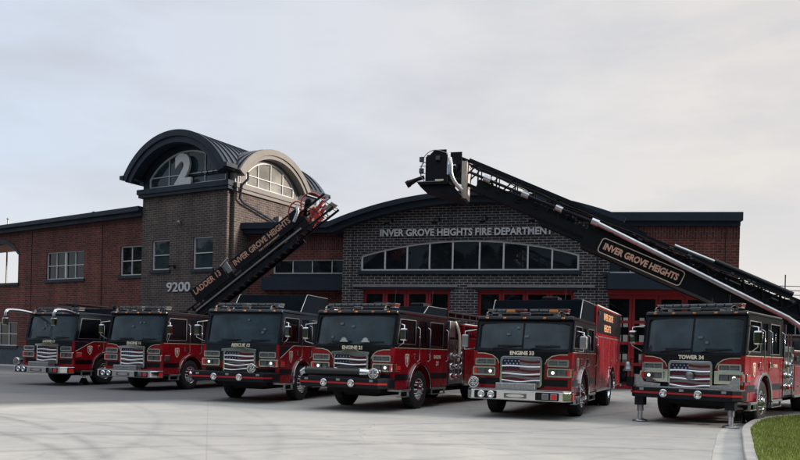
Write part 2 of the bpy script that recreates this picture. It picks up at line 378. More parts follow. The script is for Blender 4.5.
def kerb():
    m = mat('kerb concrete', (.36, .355, .34), .8, 0, .15, 2.5)
    A = offset(LN, 0); B = offset(LN, -.17); C = offset(LN, -.62)
    if B[10][1] < A[10][1]: B = offset(LN, .17); C = offset(LN, .62)
    g = G(); strip(g, A, B, -.05, .13); tag(g.build('kerb', m, bevel=.02), kind='structure')
    g = G(); n = len(B); g.add([(p[0], p[1], .004) for p in B] + [(p[0], p[1], .004) for p in C], [(i, i + 1, n + i + 1, n + i) for i in range(n - 1)])
    m2 = mat('gutter concrete', (.42, .415, .385), .8, 0, .18, 1.5)
    tag(g.build('gutter', m2), kind='structure')
kerb()
def lawn():
    m, nt, b = newmat('lawn soil and thatch'); f = noise(nt, 3, 6)
    nt.links.new(mixc(nt, ramp(nt, f, .3, .7), (.05, .085, .018), (.085, .13, .03)), b.inputs['Base Color']); b.inputs['Roughness'].default_value = .95
    poly = [(p[0], p[1]) for p in LN] + [(-60, -58), (60, -58), (60, 24.5)]
    g = G(); tri = tessellate_polygon([[Vector((p[0], p[1], 0)) for p in poly]])
    g.add([(p[0], p[1], .11) for p in poly], [tuple(t) for t in tri])
    o = g.build('lawn_ground', m); tag(o, kind='structure')
    for p in o.data.polygons:
        if p.normal.z < 0: p.flip()
    mg, nt, b = newmat('grass blade green'); f = noise(nt, 1.2, 4)
    nt.links.new(mixc(nt, ramp(nt, f, .3, .7), (.17, .22, .03), (.27, .32, .06)), b.inputs['Base Color']); b.inputs['Roughness'].default_value = .6
    rnd = random.Random(3); vs = []; fs = []
    def inside(x, y):
        c = False; n = len(poly)
        for i in range(n):
            x1, y1 = poly[i]; x2, y2 = poly[i - 1]
            if (y1 > y) != (y2 > y) and x < (x2 - x1) * (y - y1) / (y2 - y1) + x1: c = not c
        return c
    k = 0
    while k < 60000:
        y = rnd.uniform(10.5, 22); x = rnd.uniform(y * .40, y * .62 + .5)
        if not inside(x, y): continue
        k += 1; a = rnd.uniform(0, 6.28)
        if math.sin(x * 2.3 + 1.7 * math.sin(y * 1.9)) * math.sin(y * 2.1 + x) > .55 and rnd.random() < .6: continue
        w = .007 * rnd.uniform(.6, 1.3); h = rnd.uniform(.03, .075); lx, ly = rnd.gauss(0, .018), rnd.gauss(0, .018)
        o_ = len(vs); vs += [(x - w * math.cos(a), y - w * math.sin(a), .10), (x + w * math.cos(a), y + w * math.sin(a), .10), (x + lx, y + ly, .11 + h)]; fs.append((o_, o_ + 1, o_ + 2))
    me = bpy.data.meshes.new('grass'); me.from_pydata(vs, [], fs); me.materials.append(mg)
    o = bpy.data.objects.new('grass', me); COL.objects.link(o)
    tag(o, 'short green lawn grass behind the curved kerb at the lower right', 'grass', kind='stuff')
lawn()

# ------------------------------------------------------------------ fire station
ST = empty('fire_station', T3(0, 42, 0), 'brick fire station with a vaulted corner tower and a broad curved roof', 'building')
def blk(ox, oy, a): return T3(0, -42, 0) @ T3(ox, oy, 0) @ Matrix.Rotation(R(-a), 4, 'Z')
BA = blk(-28.8, 55, 30); BT = blk(-28.8 - .1, 55 - .1732, 30); BS = blk(-9.8, 44, -60); BL = blk(-9.1, 45.2, 14); BC = blk(-3.2, 41.3, 14); BD = blk(10.2, 38, 8)
def window(B, x0, x1, z0, z1, cols, rows, gl='glass_b', fw=.07, y=.12, mid=.05, top=None, sill=True, mull=None, transoms=None):
    """frame mesh 'window' > pane, sill. top: optional arch loop instead of a flat head"""
    out = top if top else rect(x0, x1, z0, z1)
    g = G()
    if top:
        cx = (x0 + x1) / 2; cz = (z0 + z1) / 2
        inn = [(x0 + fw, z0 + fw), (x1 - fw, z0 + fw)] + [(min(max(p[0], x0 + fw), x1 - fw), p[1] - fw) for p in top[2:]]
        g.ext(out, y - .03, y + .05, 'y', [inn])
        def zt(x):
            pts = sorted(top[2:]);
            for a, b in zip(pts, pts[1:]):
                if a[0] <= x <= b[0]: return a[1] + (b[1] - a[1]) * (x - a[0]) / max(1e-6, b[0] - a[0]) - fw
            return z1
    else:
        g.ext(out, y - .03, y + .05, 'y', [rect(x0 + fw, x1 - fw, z0 + fw, z1 - fw)])
        zt = lambda x: z1 - fw
    xs = mull if mull else [x0 + (x1 - x0) * i / cols for i in range(1, cols)]
    for i, x in enumerate(xs): g.box(x - mid / 2, x + mid / 2, y - .02, y + .04, z0 + fw, zt(x))
    zs = transoms if transoms else [z0 + (z1 - z0) * i / rows for i in range(1, rows)]
    for z in zs: g.box(x0 + fw, x1 - fw, y - .018, y + .038, z - mid / 2, z + mid / 2)
    w = g.build('window', 'frame', ST, B)
    g = G(); g.ext(out, y + .045, y + .055, 'y'); p = g.build('pane', gl, w)
    if sill:
        g = G(); g.box(x0 - .12, x1 + .12, -.09, .12, z0 - .2, z0 - .003); g.build('sill', 'navy', w, bevel=.01)
    return w
def wall(B, outline, holes, m, t=.3, name='wall', y=0):
    g = G(); g.ext(outline, y, y + t, 'y', holes); return g.build(name, m, ST, B)

# --- left wing
opn = [(-2.2, 5.78), (1.98, 5.78), (1.98, 7.8)] + seg_arc(-2.2, 1.98, 7.8, 8.62, 12)[1:-1] + [(-2.2, 7.8)]
bigw, smw, loww = (5.12, 9.02, 5.90, 7.76), (12.53, 14.47, 5.97, 7.83), (-2.3, 2.05, 1.32, 3.01)
wall(BA, [(-14, 1.2), (14.8, 1.2), (14.8, 9.66), (-14, 9.2)], [opn] + [rect(*q) for q in (bigw, smw, loww)], 'brick_red')
wall(BA, rect(-14, 14.8, -.1, 1.2), [], 'dado', .36, 'wall_base', -.04)
g = G(); g.ext([(-14, 8.93), (14.66, 9.36), (14.66, 9.64), (-14, 9.21)], -.025, .0, 'y'); g.build('wall_band', 'brick_red_soldier', ST, BA)
w_ = window(BA, *bigw, 4, 2); g = G(); g.box(6.99, 7.15, .07, .19, 5.97, 7.69); g.build('frame', 'frame', w_)
window(BA, *smw, 2, 2); window(BA, *loww, 4, 2)
g = G()
g.ext([(-14, 9.05), (14.7, 9.60), (14.7, 9.86), (-14, 9.32)], -.30, 6, 'y'); g.ext([(-14, 9.325), (14.7, 9.865), (14.7, 10.17), (-14, 9.5)], -.55, 6.0, 'y')
g.build('roof', 'navy', ST, BA)
# navy trim round the open arch, its floor edge and ceiling
tr = G(); o2 = [(-2.42, 5.60), (2.14, 5.60), (2.14, 5.78)] + [(-2.42, 5.78)]
tr.ext(o2, -.10, .32, 'y')
aro = seg_arc(-2.4, 2.2, 7.78, 8.92, 14); ari = seg_arc(-2.2, 1.98, 7.78, 8.62, 14)
tr.ext(aro + ari[::-1], -.06, .31, 'y'); tr.build('arch_trim', 'navy', ST, BA)
g = G(); g.box(-14, 3.2, .3, 3.4, 8.70, 8.9); g.build('ceiling', 'soffit', ST, BA)
g = G(); g.box(2.5, 2.8, .3, 5.9, .1, 9.0); g.box(3.0, 14.7, 5.6, 5.9, .1, 9.0); g.build('wall', 'brick_red', ST, BA)
g = G(); g.box(-14, 2.5, .3, 5.9, 5.3, 5.55); g.box(-14, 2.5, 3.0, 3.3, .1, 5.3); g.build('terrace_floor', 'stone', ST, BA)
g = G(); g.tube([(8.6, 1, 9.9), (8.6, 1, 10.45)], .06); g.tube([(8.6, 1, 10.45), (8.6, 1, 10.5)], .12); g.build('roof_vent', 'dullchrome', ST, BA)

# --- corner tower
tw1, tw2 = (15.62, 17.1, 6.19, 8.02), (19.06, 20.64, 6.15, 8.05)
wall(BT, rect(14.7, 21.68, -.1, 10.66), [rect(*tw1), rect(*tw2)], 'brick_tower')
window(BT, *tw1, 1, 2, 'glass_t', fw=.08); window(BT, *tw2, 1, 2, 'glass_t', fw=.08)
g = G(); g.box(14.7, 15.0, .3, 7.9, 0, 10.66); g.box(15, 21.5, 7.6, 7.9, 0, 10.66); g.build('wall', 'brick_tower', ST, BT)
wall(BS, rect(.12, 8.0, -.1, 10.62), [], 'brick_tower')
# cornice round the tower
g = G(); g.box(14.52, 21.92, -.22, 0.3, 10.67, 10.86); g.box(14.45, 21.98, -.30, .3, 10.862, 11.16); g.build('cornice', 'navy', ST, BT)
g = G(); g.box(.10, 8.1, -.16, .3, 10.60, 10.80); g.box(.02, 8.15, -.24, .3, 10.803, 11.08); g.build('cornice', 'tan', ST, BS)
text('9200', 1.95, .58, 'alu', ST, BT @ T3(17.98, -.03, 5.12), depth=.05, bold=.015)
for (x, z) in ((17.6, 6.34), (18.0, 9.0)):
    g = G(); g.box(x - .05, x + .05, -.08, 0, z - .08, z + .08)
    if z < 8:
        for s in (-1, 1): g.tube([(x, -.08, z), (x + s * .18, -.16, z + .06), (x + s * .24, -.3, z + .0)], [.03, .04, .09], 8)
    else: g.box(x - .10, x + .10, -.2, -.08, z - .03, z + .08)
    g.build('wall_lamp', 'plastic' if z < 8 else 'dullchrome', ST, BT)
# main barrel vault, axis running back
VC, VR, VZ = 18.1, 4.76, 14.22 - 4.76          # centre x, radius, centre z
HA = math.degrees(math.asin(4.17 / VR))
DC, DR, DZ = 3.15, 3.93, 13.5 - 3.93          # dormer vault in the side block
def under_dormer(x, y, z):                     # (x,y) tower coords -> side block: s = y, depth = 21.58 - x
    s = y - DC
    if abs(s) > DR: return False
    return x > VC + .6 and z < DZ + math.sqrt(DR * DR - s * s) - .12 and .0 < y < 6.4
def shell(cx, cz, r, t, ha, y0, y1, ny, na, cut=None):
    g = G(); vs = []; fs = []
    for layer in (r, r - t):
        for j in range(ny + 1):
            for i in range(na + 1):
                a = R(90 - ha + 2 * ha * i / na); vs.append((cx + layer * math.cos(a), y0 + (y1 - y0) * j / ny, cz + layer * math.sin(a)))
    n = (ny + 1) * (na + 1)
    for j in range(ny):
        for i in range(na):
            a = j * (na + 1) + i; q = (a, a + 1, a + na + 2, a + na + 1)
            c = [sum(vs[k][d] for k in q) / 4 for d in range(3)]
            if cut and cut(*c): continue
            fs.append(q); fs.append(tuple(k + n for k in reversed(q)))
    e0 = [i for i in range(na + 1)]; 
    for i in range(na):
        for j in (0, ny): a = j * (na + 1) + i; fs.append((a, a + 1, a + 1 + n, a + n))
    for j in range(ny):
        for i in (0, na):
            a = j * (na + 1) + i
            if cut and cut(*vs[a]): continue
            fs.append((a, a + na + 1, a + na + 1 + n, a + n))
    g.add(vs, fs); return g
g = shell(VC, VZ, VR, .18, HA, -.82, 9.0, 66, 60, under_dormer)
vault = g.build('roof', 'navy_roof', ST, BT)
g = G()
def ribs(g, cx, cz, r, ha, ys, cut=None, na=40, w=.04, h=.07):
    for y in ys:
        run = []
        for i in range(na + 1):
            a = R(90 - ha + 2 * ha * i / na); p = (cx + r * math.cos(a), y, cz + r * math.sin(a))
            if cut and cut(p[0], y, p[2]):
                if len(run) > 1: _rib(g, run, cx, cz, r, w, h)
                run = []
            else: run.append(a)
        if len(run) > 1: _rib(g, run, cx, cz, r, w, h)
        for _ in (0,): pass
def _rib(g, run, cx, cz, r, w, h):
    y = _rib.y; o = [(cx + (r + h) * math.cos(a), cz + (r + h) * math.sin(a)) for a in run]; i_ = [(cx + (r - .01) * math.cos(a), cz + (r - .01) * math.sin(a)) for a in run]
    g.ext(o + i_[::-1], y - w / 2, y + w / 2, 'y')
for y in [-.5 + .5 * k for k in range(19)]:
    _rib.y = y; ribs(g, VC, VZ, VR, HA, [y], under_dormer)
g.build('seam', 'navy_roof', vault)
def ring(g, cx, cz, r1, r0, ha, y0, y1, n=40):
    g.ext(arc(cx, cz, r1, 90 - ha, 90 + ha, n) + arc(cx, cz, r0, 90 + ha, 90 - ha, n), y0, y1, 'y')
g = G(); ring(g, VC, VZ, VR + .06, VR - .30, HA + .3, -.95, -.8); ring(g, VC, VZ, VR - .302, VR - .66, HA - 1.2, -.86, -.2); g.build('roof_fascia', 'navy', ST, BT)
# eave returns and gutters along both sides
ex = 4.17
for a, b in ((VC - ex - .22, -1.0), (VC + ex - .10, -1.0), (VC + ex - .10, 6.4)):
    g = G(); g.box(a, a + .32, b, 9.0 if (a < 18 or b > 0) else -.12, 11.72, 11.96); g.build('gutter', 'navy', ST, BT)
g = G(); g.box(VC - ex, 14.9, -.75, 8.9, 11.62, 11.74); g.build('soffit', 'navy', ST, BT)
# lunette wall with the big window and the numeral
vin = seg_arc(14.75, 21.6, 11.75, 14.0, 20)
lun = [(15.2, 11.2), (21.5, 11.2), (21.5, 11.8)] + seg_arc(15.2, 21.5, 11.8, 13.28, 18)[1:-1] + [(15.2, 11.8)]
wall(BT, [(14.72, 11.165), (21.66, 11.165), (21.66, 11.8)] + arc(VC, VZ, VR - .3, 90 - 50, 90 + 50, 24) + [(14.72, 11.8)], [lun], 'navy', .2)
window(BT, 15.2, 21.5, 11.2, 13.5, 1, 1, 'glass_t', fw=.1, y=.08, top=lun, sill=False, mull=[16.85, 18.3, 19.8], transoms=[11.86])
text('2', 1.35, 1.95, 'alu', ST, BT @ T3(18.3, -.08, 12.08), depth=.16, bold=.05)
# side clerestory and dormer
g = G(); g.box(.1, .6, -.02, .15, 11.08, 11.17); g.box(.1, .6, -.02, .15, 11.5, 11.62)
for x in (.13, .35, .57): g.box(x - .03, x + .03, -.02, .13, 11.17, 11.5)
w_ = g.build('window', 'frame', ST, BS); g = G(); g.box(.1, .6, .13, .15, 11.17, 11.5); g.build('pane', 'glass_side', w_)
g = G(); g.box(5.92, 8.0, 0, .2, 11.08, 11.66); g.build('wall', 'navy', ST, BS)
DH = math.degrees(math.asin(3.3 / DR))
g = shell(DC, DZ, DR, .15, DH, -.5, 3.2, 6, 40); dv = g.build('roof', 'navy_roof', ST, BS)
g = G()
for y in [-.3 + .45 * k for k in range(7)]: _rib.y = y; ribs(g, DC, DZ, DR, DH, [y])
g.build('seam', 'navy_roof', dv)
g = G(); ring(g, DC, DZ, DR + .05, DR - .30, DH + .3, -.66, -.5); ring(g, DC, DZ, DR - .302, DR - .52, DH - 1, -.58, -.08); g.build('roof_fascia', 'tan', ST, BS)
dl = [(1.0, 11.1), (5.5, 11.1), (5.5, 11.75)] + seg_arc(1.0, 5.5, 11.75, 12.85, 14)[1:-1] + [(1.0, 11.75)]
g = G(); g.ext([(.62, 11.085), (5.9, 11.085), (5.9, 11.7)] + arc(DC, DZ, DR - .32, 90 - 44, 90 + 44, 20) + [(.62, 11.7)], -.05, .15, 'y', [dl]); g.build('wall', 'tan', ST, BS)
window(BS, 1.0, 5.5, 11.1, 12.8, 1, 1, 'glass_side', fw=.09, y=0, top=dl, sill=False, mull=[2.1, 3.25, 4.4], transoms=[11.75])
# downspout
g = G(); g.tube([(.5, -.62, 11.7), (.5, -.62, 11.3), (.35, -.3, 10.95), (.3, -.22, 10.2), (.6, -.2, 10.0), (3.9, -.2, 9.25)], .07, 8); g.build('downspout', 'navy', ST, BS)
g = G(); g.box(3.7, 4.0, -.35, 0, 9.3, 9.7); g.build('downspout_head', 'stone', ST, BS)

# --- recessed link
LW = (1.6, 6.4, 5.95, 6.78)
wall(BL, rect(-.4, 6.6, -.1, 8.3), [rect(*LW)], 'brick_red')
g = G(); g.box(-.4, 6.6, -.02, 0, 7.35, 8.22); g.build('wall_band', 'brick_red_soldier', ST, BL)
window(BL, *LW, 4, 1)
g = G(); g.box(-.15, 6.6, -.5, 7, 8.25, 8.5); g.box(-.25, 6.6, -.7, 7, 8.503, 8.86); g.build('roof', 'navy', ST, BL)
g = G(); g.ext(rect(1.1, 6.6, 4.95, 5.72), -.55, 0, 'y'); g.ext([(1.3, 4.95), (6.6, 4.95), (6.6, 5.5)] + seg_arc(1.3, 7.8, 4.95, 5.58, 14)[6:-1], -.60, -.552, 'y'); g.build('awning', 'navy', ST, BL, bevel=.01)

# --- bays with bifold doors
def bay_door(B, x0, x1, zt):
    g = G(); n = 4; w = (x1 - x0) / n; yy = .19
    holes = []
    rows = [(.22, 1.15), (1.3, 2.2), (2.35, 3.25), (3.4, zt - .28)]
    for i in range(n):
        a, b = x0 + i * w + (.14 if i % 2 == 0 else .14), x0 + (i + 1) * w - .14
        for r0, r1 in rows: holes.append(rect(a, b, r0, r1))
    g.ext(rect(x0, x1, .0, zt), yy, yy + .08, 'y', holes)
    d = g.build('garage_door', 'red_frame', ST, B)
    g = G()
    for i in range(1, n): x = x0 + i * w; g.box(x - .012, x + .012, yy - .006, yy - .001, .05, zt - .1)
    g.each('joint', 'dark_in', d)
    g = G(); g.box(x0, x1, yy + .04, yy + .05, .1, zt - .1); g.build('pane', 'glass_door', d)
    return d
archw = [(1.01, 5.86), (12.42, 5.86), (12.42, 6.68)] + seg_arc(1.01, 12.42, 6.68, 7.46, 24)[1:-1] + [(1.01, 6.68)]
ctop = seg_arc(-.8, 14.6, 8.1, 9.62, 30)
cout = [(0, -.1), (13.9, -.1), (13.9, 8.2)] + [(min(max(p[0], 0), 13.9), p[1]) for p in seg_arc(-.8, 14.6, 7.95, 9.47, 30) if -.2 < p[0] < 14] + [(0, 8.2)]
wall(BC, cout, [archw, rect(1.17, 5.9, -.05, 4.92), rect(7.36, 12.2, -.05, 4.92)], 'brick_dark')
window(BC, 1.01, 12.42, 5.86, 7.4, 1, 1, 'glass_b', fw=.09, y=.1, top=archw, sill=True, mull=[2.33, 3.54, 4.75, 5.98, 7.39, 8.63, 9.86, 11.08], mid=.08)
cr = (7.7 ** 2 + 1.52 ** 2) / (2 * 1.52); ccz = 9.87 - cr; ch = math.degrees(math.asin(7.7 / cr))
g = G(); ring(g, 6.9, ccz, cr, cr - .26, ch, -.75, 9, 36); ring(g, 6.9, ccz, cr - .262, cr - .56, ch - .1, -.5, 8.9, 36); g.build('roof', 'navy', ST, BC)
g = G()
for a in range(1, 30): pass
g.box(0.6, 6.3, -.12, 0, 4.98, 5.12); g.box(6.8, 13.2, -.12, 0, 4.98, 5.12); g.each('ledge', 'stone', ST, BC, bevel=.01)
g = G(); g.box(1.0, 6.05, -.05, .0, 4.86, 4.975); g.box(7.2, 12.4, -.05, .0, 4.86, 4.975); g.each('lintel', 'navy', ST, BC)
bay_door(BC, 1.17, 5.9, 4.93); bay_door(BC, 7.36, 12.2, 4.93)
text('INVER GROVE HEIGHTS FIRE DEPARTMENT', 9.0, .38, 'alu', ST, BC @ T3(6.58, -.06, 7.86), depth=.05, bold=.025)
for x in (2.71, 5.26, 7.74, 10.23):
    g = G(); g.box(x - .06, x + .06, -.04, 0, 8.45, 8.62); g.tube([(x, -.02, 8.54), (x - .05, -.25, 8.62), (x - .12, -.5, 8.58), (x - .16, -.6, 8.45)], .022, 6)
    g.lathe([(.03, .0), (.05, -.06), (.17, -.20), (.165, -.2)], (x - .16, -.6, 8.46), 'z', 14); g.build('wall_lamp', 'plastic', ST, BC)
# --- right wing
DWN = (-.1, 4.75, 5.74, 6.55)
wall(BD, rect(-.3, 6.2, -.1, 8.1), [rect(*DWN), rect(.0, 5.0, -.05, 4.75)], 'brick_red')
g = G(); g.box(-.3, 6.2, -.02, 0, 7.45, 8.02); g.build('wall_band', 'brick_red_soldier', ST, BD)
g = G(); g.box(5.9, 6.2, .3, 12, -.1, 8.1); g.build('wall', 'brick_red', ST, BD)
window(BD, *DWN, 4, 1)
g = G(); g.box(-.3, 6.18, -.15, 12, 8.06, 8.28); g.box(-.3, 6.24, -.35, 12.1, 8.283, 8.70); g.build('roof', 'navy', ST, BD)
g = G(); g.box(-.05, 5.1, -.6, 0, 4.9, 5.66); g.build('awning', 'navy', ST, BD, bevel=.01)
g = G(); g.box(0, 5.0, -.05, 0, 4.68, 4.89); g.each('lintel', 'red_frame', ST, BD)
bay_door(BD, 0.0, 5.0, 4.76)
def engine_bay(B, x0, x1, zt, depth, holes):
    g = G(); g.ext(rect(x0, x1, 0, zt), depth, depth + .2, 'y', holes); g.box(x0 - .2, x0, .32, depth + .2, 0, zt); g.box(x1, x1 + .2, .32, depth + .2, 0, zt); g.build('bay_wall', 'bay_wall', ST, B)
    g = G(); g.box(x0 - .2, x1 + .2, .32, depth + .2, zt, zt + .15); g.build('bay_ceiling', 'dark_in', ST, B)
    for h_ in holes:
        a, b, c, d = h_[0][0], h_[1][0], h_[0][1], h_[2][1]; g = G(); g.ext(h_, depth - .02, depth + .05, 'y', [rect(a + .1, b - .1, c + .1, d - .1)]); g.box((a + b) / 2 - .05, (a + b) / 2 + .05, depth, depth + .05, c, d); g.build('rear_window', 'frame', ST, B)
engine_bay(BD, .05, 5.6, 5.2, 11, [rect(a, a + .9, z, z + .8) for a in (.5, 1.9, 3.3) for z in (1.1, 2.3, 3.4)])
engine_bay(BC, .7, 13.0, 5.3, 12, [rect(a, a + .9, z, z + .8) for a in (1.4, 2.9, 4.4, 7.6, 9.1, 10.6) for z in (2.2, 3.4)])
for Bk, x_, z_ in ((BA, 10.8, 9.4), (BA, 3.5, 9.2), (BD, 5.55, 8.0), (BC, .55, 8.0), (BC, 13.3, 8.0)):
    g = G(); g.box(x_ - .012, x_ + .012, -.028, -.0005, 1.25, z_); g.build('control_joint', 'dark_in', ST, Bk)
# walk along the left wing
g = G(); g.add([BA @ Vector(p) + Vector((0, 42, 0)) for p in ((-14, -6.0, .006), (11.5, -2.0, .006), (14.6, -.05, .006), (-14, -.05, .006))], [(0, 1, 2, 3)])
tag(g.build('pavement', mat('pale pavement', (.33, .33, .32), .85, 0, .1, 1)), kind='structure')
# flagpole behind the terrace
fp = empty('flagpole', T3(-31.5, 61, 0), 'slim flagpole rising behind the far left roof edge', 'flagpole')
g = G(); g.tube([(0, 0, 0), (0, 0, 11.3)], [.09, .05], 10); g.build('pole', 'dullchrome', fp)
g = G(); g.lathe([(0, -.09), (.08, -.05), (.1, 0), (.08, .06), (0, .09)], (0, 0, 11.4), 'z', 12); g.build('finial', 'dullchrome', fp)
g = G(); n = 10
g.add([(-.06 - 1.1 * i / n, .08 * math.sin(i * .9), z - .05 * i + .4 * (i / n) ** 2 * (-1 if z > 10 else 0)) for z in (9.3, 10.9) for i in range(n + 1)], [(i, i + 1, n + 2 + i, n + 1 + i) for i in range(n)])
mf = mat('teal grey flag cloth', (.08, .14, .17), .8); g.build('flag', mf, fp)
# distant building on the right
FB = empty('brick_building', T3(27, 62, 0), 'far brick building with a railed flat roof beyond the right end of the station', 'building')
g = G(); hs = [rect(a, a + 1.6, 3.7, 5.5) for a in (4.2, 7.2, 10.2)]
g.ext(rect(0, 16, 3.2, 6.2), 0, .3, 'y', hs); g.box(0, .3, .3, 8, 0, 6.2); g.build('wall', 'brick_red', FB)
for h_ in hs:
    g = G(); x0, x1 = h_[0][0], h_[1][0]; g.ext(h_, .06, .12, 'y', [rect(x0 + .08, x1 - .08, 3.78, 5.42)]); g.box((x0 + x1) / 2 - .04, (x0 + x1) / 2 + .04, .06, .12, 3.78, 5.42)
    w_ = g.build('window', 'frame', FB); g = G(); g.ext(h_, .11, .13, 'y'); g.build('pane', 'glass_b', w_)
g = G(); g.box(0, 16, 0, .3, 0, 3.2); g.build('wall', 'dado', FB)
g = G(); g.box(-.6, 16.5, -1.6, 8, 6.2, 6.5); g.build('roof', 'navy', FB)
g = G(); g.box(-.4, 16, -2.2, 0, 2.75, 3.3); g.build('awning', 'navy', FB)
g = G()
for k in range(14): g.tube([(-.4 + 1.25 * k, -1.4, 6.5), (-.4 + 1.25 * k, -1.4, 7.75 + (.7 if k % 3 == 0 else 0))], .045, 6)
for z in (6.85, 7.2, 7.55): g.tube([(-.4, -1.4, z), (16, -1.4, z)], .03, 6)
g.build('railing', 'plastic', FB)

# ------------------------------------------------------------------ trucks
AXF = 1.6
def wheel(root, x, y, s, dual=False):
    """s=+1 on the driver's side"""
    r = .53; w = .30
    g = G(); xo = x + s * w / 2
    prof = [(.30, -w / 2), (.42, -w / 2 - .012), (.50, -w / 2), (r, -w / 2 + .035), (r, w / 2 - .035), (.50, w / 2), (.42, w / 2 + .012), (.30, w / 2)]
    g.lathe(prof, (x, y, r), 'x', 36)
    for k in range(36):
        a = 2 * math.pi * k / 36; T = T3(x, y, r) @ Matrix.Rotation(a, 4, 'X'); g.box(-w / 2 + .03, w / 2 - .03, -.016, .016, r - .01, r + .012, T)
    if dual: g.lathe(prof, (x - s * .34, y, r), 'x', 28)
    t = g.build('wheel', 'rubber', root)
    g = G()
    if dual: pr = [(.305, .5), (.30, .35), (.27, .10), (.12, .10), (.11, .30), (.0, .31)]
    else: pr = [(.305, .5), (.29, .46), (.27, .44), (.17, .56), (.10, .60), (.09, .74), (0, .76)]
    g.lathe([(a, s * (b - .5) * w + s * .0 + 0) for a, b in [(p, q + .5) for p, q in pr]], (x, y, r), 'x', 28)
    for k in range(10):
        a = 2 * math.pi * k / 10; rr = .20; bx = x + s * (.5 if not dual else .12) * w
        g.tube([(bx, y + rr * math.cos(a), r + rr * math.sin(a)), (bx + s * .05, y + rr * math.cos(a), r + rr * math.sin(a))], .018, 6)
    g.build('rim', 'chrome', t)
    return t
def mirror_std(root, s, H, style):
    if style == 'bus':
        g = G(); x = s * 1.05; pts = [(x, .15, H - .05), (x + s * .10, -.3, H + .02), (x + s * .12, -.74, H + .02), (x + s * .12, -.90, H - .02), (x + s * .12, -.92, H - .30)]
        g.tube(smooth3(pts, 1), .06, 10); a = g.build('mirror', 'chrome', root)
        g = G(); g.box(x + s * .12 - .10, x + s * .12 + .10, -.98, -.86, H - .55, H - .27); g.build('mirror_head', 'chrome', a, bevel=.03)
    else:
        g = G(); x = s * 1.22; g.tube([(x, .25, H - .35), (x + s * .26, .05, H - .40), (x + s * .26, .02, H - .85), (x, .22, 1.68)], .016, 6)
        a = g.build('mirror', 'chrome', root)
        g = G(); g.box(x + s * .16, x + s * .34, -.02, .10, H - .80, H - .48); g.build('mirror_head', 'chrome' if style == 'std' else 'dullchrome', a, bevel=.04, seg=3)
def smooth3(pts, k=2):
    pts = [Vector(p) for p in pts]
    for _ in range(k):
        q = [pts[0]]
        for a, b in zip(pts, pts[1:]): q += [a * .75 + b * .25, a * .25 + b * .75]
        pts = q + [pts[-1]]
    return pts
SIDE = Matrix.Rotation(R(90), 4, 'Z')
def side_text(body, w, h, m, root, y, z, x=1.225, **k): return text(body, w, h, m, root, T3(x, y, z) @ SIDE, **k)

